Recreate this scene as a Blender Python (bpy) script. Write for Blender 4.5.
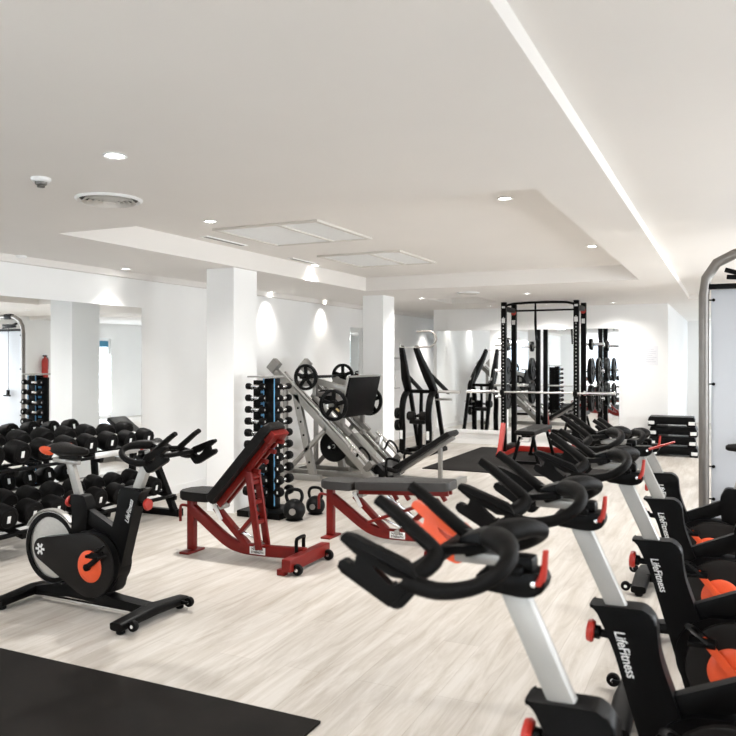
import bpy, bmesh, math, random
from mathutils import Vector, Matrix
R = math.radians
PI = math.pi
random.seed(4)
S = bpy.context.scene
COL = S.collection
for o in list(bpy.data.objects):
    bpy.data.objects.remove(o)

# ------------------------------------------------------------------ camera
cd = bpy.data.cameras.new('camera')
cam = bpy.data.objects.new('camera', cd)
COL.objects.link(cam)
cam.location = (0, 0, 1.45)
cam.rotation_euler = (R(90), 0, R(25.15))
cd.sensor_width = 36
cd.lens = 36 * 769 / 736
cd.shift_y = -9 / 736
cd.clip_start = 0.05
cd.dof.use_dof = True
cd.dof.focus_distance = 5.5
cd.dof.aperture_fstop = 4.5
S.camera = cam

# ------------------------------------------------------------------ world
w = bpy.data.worlds.new('world')
S.world = w
w.use_nodes = True
bg = w.node_tree.nodes['Background']
bg.inputs[0].default_value = (0.72, 0.86, 1.0, 1)
bg.inputs[1].default_value = 1.6
S.view_settings.view_transform = 'Standard'
S.view_settings.look = 'None'
S.view_settings.gamma = 1.0
S.view_settings.use_curve_mapping = False
S.view_settings.exposure = 1.02

# room measures
LW, RW, BK, FR = -5.4, 3.0, 12.7, -2.2      # left wall, right wall, back wall, wall behind camera
C1, C2, C3 = 2.31, 2.48, 2.375              # ceiling heights
CX0, CX1, CY0, CY1 = -4.16, -0.885, 3.87, 8.8
BX = -0.52
YE_ = 19.0

def area_light(name, loc, rot, sx, sy, power, col):
    l = bpy.data.lights.new(name, 'AREA')
    l.shape = 'RECTANGLE'; l.size = sx; l.size_y = sy
    l.energy = power; l.color = col
    o = bpy.data.objects.new(name, l); COL.objects.link(o)
    o.location = loc; o.rotation_euler = rot
    return o
# fill lights at the added, unseen windows behind the camera and at right
DAY = (0.93, 0.97, 1.0)
area_light('daylight', (-3.4, FR + 0.12, 1.35), (R(-90), 0, 0), 2.0, 1.5, 105, DAY)
area_light('daylight', (-0.6, FR + 0.12, 1.35), (R(-90), 0, 0), 2.0, 1.5, 105, DAY)
for yy, pw in ((1.4, 14), (4.6, 30), (7.8, 62)):
    area_light('daylight', (RW - 0.12, yy, 1.35), (0, R(90), 0), 1.5, 1.8, pw, DAY)
area_light('daylight', (RW - 0.03, 14.15, .85), (0, R(90), 0), 1.4, 0.5, 22, (0.8, 0.9, 1.0))

area_light('daylight', (1.0, YE_ - 0.1, 1.4), (R(-90), 0, R(180)), 2.4, 1.4, 60, DAY)  # fill from an added far opening, to brighten the back
# ------------------------------------------------------------------ materials
def mat(name, col, rough=0.5, metal=0.0, noise=0.0, nscale=20, bump=0.0, bscale=200, spec=0.5, coat=0.0):
    m = bpy.data.materials.new(name); m.use_nodes = True
    nt = m.node_tree; b = nt.nodes['Principled BSDF']
    c = (*col, 1)
    b.inputs['Base Color'].default_value = c
    b.inputs['Roughness'].default_value = rough
    b.inputs['Metallic'].default_value = metal
    b.inputs['Specular IOR Level'].default_value = spec
    b.inputs['Coat Weight'].default_value = coat
    tc = nt.nodes.new('ShaderNodeTexCoord')
    if noise:
        n = nt.nodes.new('ShaderNodeTexNoise'); n.inputs['Scale'].default_value = nscale
        n.inputs['Detail'].default_value = 5
        nt.links.new(tc.outputs['Object'], n.inputs['Vector'])
        r = nt.nodes.new('ShaderNodeValToRGB')
        r.color_ramp.elements[0].position = 0.3; r.color_ramp.elements[1].position = 0.7
        r.color_ramp.elements[0].color = tuple(max(0, v * (1 - noise)) for v in col) + (1,)
        r.color_ramp.elements[1].color = tuple(min(1, v * (1 + noise)) for v in col) + (1,)
        nt.links.new(n.outputs['Fac'], r.inputs['Fac'])
        nt.links.new(r.outputs['Color'], b.inputs['Base Color'])
    if bump:
        n2 = nt.nodes.new('ShaderNodeTexNoise'); n2.inputs['Scale'].default_value = bscale
        nt.links.new(tc.outputs['Object'], n2.inputs['Vector'])
        bp = nt.nodes.new('ShaderNodeBump'); bp.inputs['Strength'].default_value = bump
        bp.inputs['Distance'].default_value = 0.004
        nt.links.new(n2.outputs['Fac'], bp.inputs['Height'])
        nt.links.new(bp.outputs['Normal'], b.inputs['Normal'])
    return m

def emis(name, col, s):
    m = bpy.data.materials.new(name); m.use_nodes = True
    b = m.node_tree.nodes['Principled BSDF']
    b.inputs['Base Color'].default_value = (*col, 1)
    b.inputs['Emission Color'].default_value = (*col, 1)
    b.inputs['Emission Strength'].default_value = s
    return m

WALL = mat('wall_paint', (0.88, 0.88, 0.87), 0.75, noise=0.012, nscale=3, bump=0.05, bscale=90)
CEIL = mat('ceiling_paint', (0.785, 0.755, 0.72), 0.85, noise=0.01, nscale=2)
TRIMW = mat('white_gloss', (0.88, 0.88, 0.87), 0.35)
BLK = mat('black_powder', (0.0023, 0.0022, 0.0022), 0.42, noise=0.3, nscale=40, bump=0.12, bscale=500, spec=0.1)
BLKP = mat('black_plastic', (0.0020, 0.0019, 0.0020), 0.38, bump=0.06, bscale=400, spec=0.1)
GRIP = mat('grip_foam', (0.0030, 0.0027, 0.0026), 0.5, bump=0.35, bscale=600, spec=0.1)
RUB = mat('rubber', (0.0033, 0.0030, 0.0030), 0.48, noise=0.3, nscale=30, bump=0.2, bscale=300, spec=0.1)
IRON = mat('cast_iron', (0.0055, 0.0055, 0.0055), 0.4, bump=0.15, bscale=250, spec=0.1)
PAD = mat('vinyl', (0.010, 0.0093, 0.0088), 0.42, noise=0.15, nscale=25, bump=0.25, bscale=350, spec=0.1)
PADG = mat('grey_vinyl', (0.022, 0.0205, 0.0195), 0.45, noise=0.1, nscale=25, bump=0.25, bscale=350)
CHR = mat('chrome', (0.8, 0.8, 0.8), 0.16, 1.0)
STEEL = mat('brushed_steel', (0.62, 0.61, 0.59), 0.35, 1.0, noise=0.05, nscale=60)
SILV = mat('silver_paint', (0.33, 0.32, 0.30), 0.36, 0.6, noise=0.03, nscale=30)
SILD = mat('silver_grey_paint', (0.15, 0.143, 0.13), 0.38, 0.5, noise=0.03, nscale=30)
POST = mat('pale_silver_post', (0.33, 0.32, 0.30), 0.34, 0.25, noise=0.02, nscale=30)
RED = mat('red_powder', (0.150, 0.007, 0.0045), 0.38, noise=0.08, nscale=30, spec=0.25)
REDB = mat('bright_red', (0.42, 0.022, 0.012), 0.38)
ORG = mat('orange_plastic', (0.74, 0.085, 0.02), 0.4, noise=0.04, nscale=30)
LOGO = mat('logo_white', (0.75, 0.75, 0.74), 0.4)
PAPER = mat('paper', (0.78, 0.785, 0.81), 0.7)
INK = mat('ink', (0.6, 0.61, 0.65), 0.7)
GREYT = mat('tube_grey', (0.20, 0.185, 0.17), 0.3, 0.5, noise=0.05, nscale=20)
FROST = mat('frosted_panel', (0.56, 0.585, 0.625), 0.35)
BLUE = mat('blue_sign', (0.05, 0.26, 0.42), 0.5)
BLUED = mat('blue_line', (0.12, 0.36, 0.62), 0.4)
GOLD = mat('gold_mark', (0.55, 0.42, 0.2), 0.4)
BALLM = mat('grey_ball', (0.27, 0.27, 0.24), 0.4, bump=0.1)
LAMP = emis('lamp_glow', (1.0, 0.97, 0.92), 12)
GLOW = emis('daylight_glow', (0.86, 0.94, 1.0), 1.0)
MIRM = mat('mirror_glass', (0.93, 0.955, 0.965), 0.01, 1.0)
GRILLE = mat('grille', (0.66, 0.63, 0.58), 0.5)
SHELL = mat('dark_shell', (0.012, 0.0105, 0.0095), 0.45, bump=0.1, bscale=400, spec=0.14)
MATF = mat('floor_mat', (0.0085, 0.0072, 0.0062), 0.8, noise=0.35, nscale=3.5, bump=0.4, bscale=250, spec=0.12)

def floor_mat():
    m = bpy.data.materials.new('oak_planks'); m.use_nodes = True
    nt = m.node_tree; b = nt.nodes['Principled BSDF']; L = nt.links.new
    tc = nt.nodes.new('ShaderNodeTexCoord')
    mp = nt.nodes.new('ShaderNodeMapping'); mp.inputs['Rotation'].default_value = (0, 0, R(90))
    L(tc.outputs['Object'], mp.inputs['Vector'])
    br = nt.nodes.new('ShaderNodeTexBrick')
    br.inputs['Scale'].default_value = 1.0
    br.inputs['Brick Width'].default_value = 1.25
    br.inputs['Row Height'].default_value = 0.19
    br.inputs['Mortar Size'].default_value = 0.0018
    br.inputs['Mortar Smooth'].default_value = 0.3
    br.inputs['Bias'].default_value = 0.0
    br.inputs['Color1'].default_value = (0.52, 0.493, 0.458, 1)
    br.inputs['Color2'].default_value = (0.46, 0.433, 0.398, 1)
    br.inputs['Mortar'].default_value = (0.40, 0.37, 0.33, 1)
    L(mp.outputs[0], br.inputs['Vector'])
    m2 = nt.nodes.new('ShaderNodeMapping'); m2.inputs['Scale'].default_value = (9, 0.9, 1)
    L(tc.outputs['Object'], m2.inputs['Vector'])
    n = nt.nodes.new('ShaderNodeTexNoise'); n.inputs['Scale'].default_value = 1.6; n.inputs['Detail'].default_value = 9
    n.inputs['Roughness'].default_value = 0.68; n.inputs['Distortion'].default_value = 0.6
    L(m2.outputs[0], n.inputs['Vector'])
    rp = nt.nodes.new('ShaderNodeValToRGB')
    rp.color_ramp.elements[0].position = 0.33; rp.color_ramp.elements[1].position = 0.62
    rp.color_ramp.elements[0].color = (0.66, 0.615, 0.56, 1); rp.color_ramp.elements[1].color = (1, 1, 1, 1)
    L(n.outputs['Fac'], rp.inputs['Fac'])
    mx = nt.nodes.new('ShaderNodeMix'); mx.data_type = 'RGBA'; mx.blend_type = 'MULTIPLY'
    mx.inputs['Factor'].default_value = 0.9
    L(br.outputs['Color'], mx.inputs['A']); L(rp.outputs['Color'], mx.inputs['B'])
    L(mx.outputs['Result'], b.inputs['Base Color'])
    b.inputs['Roughness'].default_value = 0.42
    b.inputs['Specular IOR Level'].default_value = 0.35
    bp = nt.nodes.new('ShaderNodeBump'); bp.inputs['Strength'].default_value = 0.15; bp.inputs['Distance'].default_value = 0.002
    L(n.outputs['Fac'], bp.inputs['Height']); L(bp.outputs['Normal'], b.inputs['Normal'])
    return m
FLOORM = floor_mat()

# ------------------------------------------------------------------ mesh helpers
def V(*a): return Vector(a)

def box(bm, c, s, rot=None, bev=0.0):
    """box centred on c with size s, optional Matrix rotation, bevelled edges"""
    g = bmesh.ops.create_cube(bm, size=1.0)
    vs = g['verts']
    bmesh.ops.scale(bm, verts=vs, vec=s)
    if bev:
        es = list({e for v in vs for e in v.link_edges})
        r = bmesh.ops.bevel(bm, geom=es, offset=min(bev, min(s) * 0.45), segments=2, affect='EDGES', profile=0.6)
        vs = list({v for f in r['faces'] for v in f.verts} | {v for v in vs if v.is_valid})
    if rot is not None:
        bmesh.ops.rotate(bm, verts=vs, cent=(0, 0, 0), matrix=rot)
    bmesh.ops.translate(bm, verts=vs, vec=c)

def frame_of(d, up=None):
    d = d.normalized()
    up = up or (V(0, 0, 1) if abs(d.z) < 0.95 else V(0, 1, 0))
    a = up.cross(d).normalized()
    return a, d.cross(a).normalized()

def beam(bm, p, q, wa, wb, up=None, bev=0.004):
    """rectangular bar from p to q; wa across, wb along 'up'"""
    p, q = V(*p), V(*q)
    d = q - p
    a, b = frame_of(d, V(*up) if up else None)
    m = Matrix((a, b, d.normalized())).transposed()
    box(bm, (p + q) / 2, (wa, wb, d.length), m, bev)

def sweep(bm, pts, ra, rb=None, n=10, up=None, closed=False, smooth=0, sq=False):
    """tube through pts; ra/rb radii (may be lists), optional Catmull-Rom smoothing"""
    P = [V(*p) for p in pts]
    rb = rb if rb is not None else ra
    RA = ra if isinstance(ra, (list, tuple)) else [ra] * len(P)
    RB = rb if isinstance(rb, (list, tuple)) else [rb] * len(P)
    if smooth:
        Q, A2, B2 = [], [], []
        N = len(P); rng = N if closed else N - 1
        for i in range(rng):
            p1, p2 = P[i], P[(i + 1) % N]
            p0 = P[(i - 1) % N] if (closed or i > 0) else p1 * 2 - p2
            p3 = P[(i + 2) % N] if (closed or i + 2 < N) else p2 * 2 - p1
            for k in range(smooth):
                t = k / smooth
                Q.append(0.5 * ((2 * p1) + (p2 - p0) * t + (2 * p0 - 5 * p1 + 4 * p2 - p3) * t * t + (3 * p1 - p0 - 3 * p2 + p3) * t ** 3))
                A2.append(RA[i] * (1 - t) + RA[(i + 1) % N] * t); B2.append(RB[i] * (1 - t) + RB[(i + 1) % N] * t)
        if not closed:
            Q.append(P[-1]); A2.append(RA[-1]); B2.append(RB[-1])
        P, RA, RB = Q, A2, B2
    N = len(P)
    rings = []
    prev = None
    for i in range(N):
        if closed:
            d = P[(i + 1) % N] - P[i - 1]
        else:
            d = (P[min(i + 1, N - 1)] - P[max(i - 1, 0)])
        d.normalize()
        if up is not None:
            a, b = frame_of(d, V(*up))
        elif prev is None:
            a, b = frame_of(d)
        else:
            a = (prev - d * prev.dot(d)).normalized(); b = d.cross(a).normalized()
        prev = a
        ring = []
        for k in range(n):
            t = 2 * PI * (k + 0.5) / n
            c, s = math.cos(t), math.sin(t)
            if sq:
                e = 0.45
                c = math.copysign(abs(c) ** e, c); s = math.copysign(abs(s) ** e, s)
            ring.append(bm.verts.new(P[i] + a * RA[i] * c + b * RB[i] * s))
        rings.append(ring)
    for i in range(N if closed else N - 1):
        A, B = rings[i], rings[(i + 1) % N]
        for k in range(n):
            bm.faces.new((A[k], A[(k + 1) % n], B[(k + 1) % n], B[k]))
    if not closed:
        bm.faces.new(rings[0][::-1]); bm.faces.new(rings[-1])

def lathe(bm, prof, origin=(0, 0, 0), axis=(0, 0, 1), n=24, cap=True, ph=0.0):
    """prof: list of (radius, height along axis)"""
    ax = V(*axis).normalized(); a, b = frame_of(ax)
    o = V(*origin); rings = []
    for r, h in prof:
        if r < 1e-6:
            rings.append([bm.verts.new(o + ax * h)])
        else:
            rings.append([bm.verts.new(o + ax * h + (a * math.cos(2 * PI * k / n + ph) + b * math.sin(2 * PI * k / n + ph)) * r) for k in range(n)])
    for A, B in zip(rings, rings[1:]):
        for k in range(n):
            k2 = (k + 1) % n
            if len(A) == 1 and len(B) == 1: continue
            if len(A) == 1: bm.faces.new((A[0], B[k2], B[k]))
            elif len(B) == 1: bm.faces.new((A[k], A[k2], B[0]))
            else: bm.faces.new((A[k], A[k2], B[k2], B[k]))
    if cap:
        if len(rings[0]) > 1: bm.faces.new(rings[0][::-1])
        if len(rings[-1]) > 1: bm.faces.new(rings[-1])

def ring(bm, ro, ri, h, origin, axis, n=32):
    lathe(bm, [(ri, -h / 2), (ro - h * .2, -h / 2), (ro, -h * .3), (ro, h * .3), (ro - h * .2, h / 2), (ri, h / 2), (ri, -h / 2)], origin, axis, n, cap=False)

def prism(bm, pts, y0, y1, bev=0.0, plane='xz', seg=2):
    """polygon pts in the plane extruded between y0 and y1 along the third axis"""
    def P(u, v, w):
        return (u, w, v) if plane == 'xz' else ((u, v, w) if plane == 'xy' else (w, u, v))
    lo = [bm.verts.new(P(u, v, y0)) for u, v in pts]
    hi = [bm.verts.new(P(u, v, y1)) for u, v in pts]
    f1 = bm.faces.new(lo); f2 = bm.faces.new(hi[::-1])
    sides = []
    n = len(pts)
    for i in range(n):
        sides.append(bm.faces.new((lo[i], hi[i], hi[(i + 1) % n], lo[(i + 1) % n])))
    if bev:
        es = list(f1.edges) + list(f2.edges)
        bmesh.ops.bevel(bm, geom=es, offset=bev, segments=seg, affect='EDGES', profile=0.6)

def rounded(pts, r, k=4):
    """round the corners of a polygon"""
    out = []; n = len(pts)
    for i in range(n):
        p, a, b = Vector(pts[i]), Vector(pts[i - 1]), Vector(pts[(i + 1) % n])
        rr = r[i] if isinstance(r, (list, tuple)) else r
        da, db = (a - p), (b - p)
        t = min(rr, da.length * .48, db.length * .48)
        if t < 1e-5: out.append(tuple(p)); continue
        p0, p2 = p + da.normalized() * t, p + db.normalized() * t
        for j in range(k + 1):
            s = j / k
            q = p0 * (1 - s) ** 2 + p * 2 * s * (1 - s) + p2 * s * s
            out.append((q.x, q.y))
    return out

def B(): return bmesh.new()

def obj(name, bm, m, parent=None, smooth=True, ang=40):
    me = bpy.data.meshes.new(name)
    bmesh.ops.recalc_face_normals(bm, faces=bm.faces)
    bm.to_mesh(me); bm.free()
    me.materials.append(m)
    if smooth:
        for p in me.polygons: p.use_smooth = True
        me.set_sharp_from_angle(angle=R(ang))
    o = bpy.data.objects.new(name, me); COL.objects.link(o)
    if parent: o.parent = parent
    return o

def tag(o, label, cat, group=None):
    o['label'] = label; o['category'] = cat
    if group: o['group'] = group
    elif 'group' in o: del o['group']
    return o

def thing(name, label, cat, loc=(0, 0, 0), rz=0.0, group=None):
    o = bpy.data.objects.new(name, None); COL.objects.link(o)
    o.empty_display_size = 0.1
    o.location = loc; o.rotation_euler = (0, 0, rz)
    return tag(o, label, cat, group)

def struct(name, bm, m, parent=None, smooth=False):
    o = obj(name, bm, m, parent, smooth)
    if parent is None: o['kind'] = 'structure'
    return o

def dup(root, label, loc, rz=None, rot=None, group=None):
    """copy of a thing with copies of its parts and sub-parts"""
    r = root.copy(); COL.objects.link(r)
    r.location = loc
    if rz is not None: r.rotation_euler = (0, 0, rz)
    if rot is not None: r.rotation_euler = rot
    r['label'] = label
    if group: r['group'] = group
    for ch in list(root.children):
        if ch.type == 'LIGHT': continue
        c = ch.copy(); COL.objects.link(c); c.parent = r
        for g in list(ch.children):
            d = g.copy(); COL.objects.link(d); d.parent = c
    return r

def boxo(name, c, s, m, parent=None, bev=0.003, rot=None):
    bm = B(); box(bm, c, s, rot, bev); return obj(name, bm, m, parent)

def text_mesh(name, txt, size, m, parent, M, shear=0.0, ext=0.0008, bold=0.0, sx=1.0):
    cu = bpy.data.curves.new(name, 'FONT'); cu.body = txt; cu.size = size; cu.extrude = ext
    cu.align_x = 'CENTER'; cu.align_y = 'CENTER'; cu.shear = shear; cu.offset = bold
    t = bpy.data.objects.new(name, cu); COL.objects.link(t)
    bpy.context.view_layer.update()
    dg = bpy.context.evaluated_depsgraph_get()
    me = bpy.data.meshes.new_from_object(t.evaluated_get(dg))
    bpy.data.objects.remove(t); bpy.data.curves.remove(cu)
    me.transform(Matrix.Diagonal((sx, 1, 1, 1)))
    me.transform(M)
    me.materials.clear(); me.materials.append(m)
    o = bpy.data.objects.new(name, me); COL.objects.link(o); o.parent = parent
    return o

ORD = ['first', 'second', 'third', 'fourth', 'fifth', 'sixth', 'seventh', 'eighth', 'ninth', 'tenth', 'eleventh', 'twelfth']

# ================================================================== STRUCTURE
def slab(name, x0, x1, y0, y1, z0, z1, m):
    bm = B(); box(bm, ((x0 + x1) / 2, (y0 + y1) / 2, (z0 + z1) / 2), (x1 - x0, y1 - y0, z1 - z0)); return struct(name, bm, m)
YE = 19.0
slab('floor', LW - .2, RW + .2, FR - .2, YE + .2, -0.1, 0, FLOORM)
# ceiling: lower plane with a rectangular coffer, raised strip on the right of the beam
bm = B()
def cb(x0, x1, y0, y1, z0, z1=2.75): box(bm, ((x0 + x1) / 2, (y0 + y1) / 2, (z0 + z1) / 2), (x1 - x0, y1 - y0, z1 - z0))
cb(LW - .2, CX0, FR - .2, YE + .2, C1)
cb(CX0, BX, FR - .2, CY0, C1)
cb(CX1, BX, CY0, YE + .2, C1)
cb(CX0, CX1, CY1, 10.3, C1)
cb(CX0, CX0 + .25, 10.3, 11.4, C1); cb(CX0 + 1.0, CX1, 10.3, 11.4, C1)
cb(CX0 + .25, CX0 + 1.0, 10.3, 11.4, C2)
cb(CX0, CX1, 11.4, YE + .2, C1)
cb(CX0, CX1, CY0, CY1, C2)
cb(BX, RW + .2, FR - .2, 12.0, C3)
cb(BX, RW + .2, 12.0, YE + .2, C1)
struct('ceiling', bm, CEIL)

slab('wall_left', LW - .15, LW, FR - .2, YE, 0, 2.6, WALL)
bm = B(); box(bm, ((-4.69 - .855) / 2, BK + .5, 1.3), (3.835, 1.0, 2.6)); struct('wall_back', bm, WALL)
slab('wall_back_recess', -.93, -.855, BK + 1.0, YE, 0, 2.6, WALL)
slab('wall_corridor_end', LW, -4.0, 15.2, 15.35, 0, 2.6, WALL)

# glazed door in right wall; windows here and behind camera added for light
def wall_with_holes(name, along, fixed, thick, a0, a1, holes, top=2.6):
    bm = B(); cur = a0
    def add(u0, u1, z0, z1):
        if u1 - u0 < 1e-4 or z1 - z0 < 1e-4: return
        if along == 'y': box(bm, (fixed + thick / 2, (u0 + u1) / 2, (z0 + z1) / 2), (abs(thick), u1 - u0, z1 - z0))
        else: box(bm, ((u0 + u1) / 2, fixed + thick / 2, (z0 + z1) / 2), (u1 - u0, abs(thick), z1 - z0))
    for h0, h1, z0, z1 in holes:
        add(cur, h0, 0, top); add(h0, h1, 0, z0); add(h0, h1, z1, top); cur = h1
    add(cur, a1, 0, top)
    return struct(name, bm, WALL)
wh = [(1.4 - .9, 1.4 + .9, .6, 2.1), (4.6 - .9, 4.6 + .9, .6, 2.1), (7.8 - .9, 7.8 + .9, .6, 2.1), (13.85, 14.45, 0, 1.95)]
wall_with_holes('wall_right', 'y', RW, .15, FR - .2, YE, wh)
wall_with_holes('wall_far', 'x', YE, .15, -1.2, RW + .2, [(-.2, 2.2, .7, 2.1)])  # opening added for the far fill light
bh = [(-4.4, -2.4, .6, 2.1), (-1.6, .4, .6, 2.1)]
wall_with_holes('wall_front', 'x', FR, -.15, LW, RW, bh)
GLASS = bpy.data.materials.new('window_glass'); GLASS.use_nodes = True
gb = GLASS.node_tree.nodes['Principled BSDF']
gb.inputs['Transmission Weight'].default_value = 1; gb.inputs['Roughness'].default_value = 0.02; gb.inputs['IOR'].default_value = 1.1
k = 1
for a, b_, z0, z1 in wh[:3]:
    bm = B()
    for (cy, cz, sy, sz) in ((a + .03, (z0 + z1) / 2, .06, z1 - z0), (b_ - .03, (z0 + z1) / 2, .06, z1 - z0), ((a + b_) / 2, z0 + .03, b_ - a, .06), ((a + b_) / 2, z1 - .03, b_ - a, .06), ((a + b_) / 2, (z0 + z1) / 2, .05, z1 - z0)):
        box(bm, (RW + .07, cy, cz), (.06, sy, sz))
    wo = struct('window_%d' % k, bm, TRIMW); k += 1
    boxo('pane', (RW + .08, (a + b_) / 2, (z0 + z1) / 2), (.008, b_ - a - .1, z1 - z0 - .1), GLASS, wo, 0)
for a, b_, z0, z1 in bh:
    bm = B()
    for (cx, cz, sx, sz) in ((a + .03, (z0 + z1) / 2, .06, z1 - z0), (b_ - .03, (z0 + z1) / 2, .06, z1 - z0), ((a + b_) / 2, z0 + .03, b_ - a, .06), ((a + b_) / 2, z1 - .03, b_ - a, .06), ((a + b_) / 2, (z0 + z1) / 2, .05, z1 - z0)):
        box(bm, (cx, FR - .07, cz), (sx, .06, sz))
    wo = struct('window_%d' % k, bm, TRIMW); k += 1
    boxo('pane', ((a + b_) / 2, FR - .08, (z0 + z1) / 2), (b_ - a - .1, .008, z1 - z0 - .1), GLASS, wo, 0)
# glazed door (seen in the wall mirror), blue sign across its top
bm = B()
for (cy, cz, sy, sz) in ((13.875, .97, .05, 1.94), (14.425, .97, .05, 1.94), (14.15, 1.92, .5, .05), (14.15, .04, .5, .08), (14.15, 1.0, .5, .03)):
    box(bm, (RW + .06, cy, cz), (.05, sy, sz))
dr = struct('door_1', bm, TRIMW)
boxo('lit_pane', (RW + .07, 14.15, .96), (.01, .5, 1.84), GLOW, dr, 0)
boxo('sign_panel', (RW + .045, 14.15, 1.83), (.012, .5, .17), BLUE, dr, 0)
bm = B()
for (a0, a1) in (((14.0, 1.1), (14.12, 1.28)), ((14.12, 1.28), (14.3, 1.2)), ((14.05, 1.18), (14.28, 1.3)), ((14.3, 1.2), (14.33, 1.07)), ((14.18, 1.24), (14.22, 1.08))):
    beam(bm, (RW + .05, a0[0], a0[1]), (RW + .05, a1[0], a1[1]), .008, .035, bev=0)
obj('blue_graphic', bm, BLUE, dr)  # flat bars standing in for the reflection of a blue bike

# skirting
bm = B(); box(bm, (LW + .008, 4.0, .045), (.016, 22 - 9.0 + 9.3, .09)); struct('baseboard_left', bm, TRIMW)
bm = B(); box(bm, ((-4.69 - .855) / 2, BK - .008, .045), (3.835, .016, .09)); struct('baseboard_back', bm, TRIMW)
# pillars
PILL = [(-4.52, -4.21, 6.0, 6.39), (-4.51, -4.21, 9.44, 9.82)]
for i, (x0, x1, y0, y1) in enumerate(PILL):
    slab('wall_pillar_%d' % (i + 1), x0, x1, y0, y1, 0, C1, WALL)
# cornice step along the left wall, ledge beneath the back mirror
bm = B(); box(bm, (LW + .03, 6.5, C1 - .03), (.06, 17.0, .06)); struct('trim_1', bm, CEIL)
bm = B(); box(bm, (-3.06, BK - .02, .21), (3.2, .04, .05)); struct('trim_2', bm, TRIMW)

# mirrors
def mirror(name, c, s, label):
    bm = B(); box(bm, c, s, bev=0.003); o = obj(name, bm, MIRM, None, False); return tag(o, label, 'mirror')
mirror('wall_mirror', (LW + .006, 2.9, 1.16), (.012, 6.36, 1.62), 'long frameless wall mirror behind the dumbbell rack on left wall')
mirror('wall_mirror', (LW + .006, 11.4, 1.12), (.012, 1.15, 1.66), 'narrow strip of frameless mirror beyond the second pillar')
mirror('wall_mirror', (-3.1, BK - .006, 1.09), (3.06, .012, 1.70), 'wide frameless mirror on back wall behind the power rack')

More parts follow.
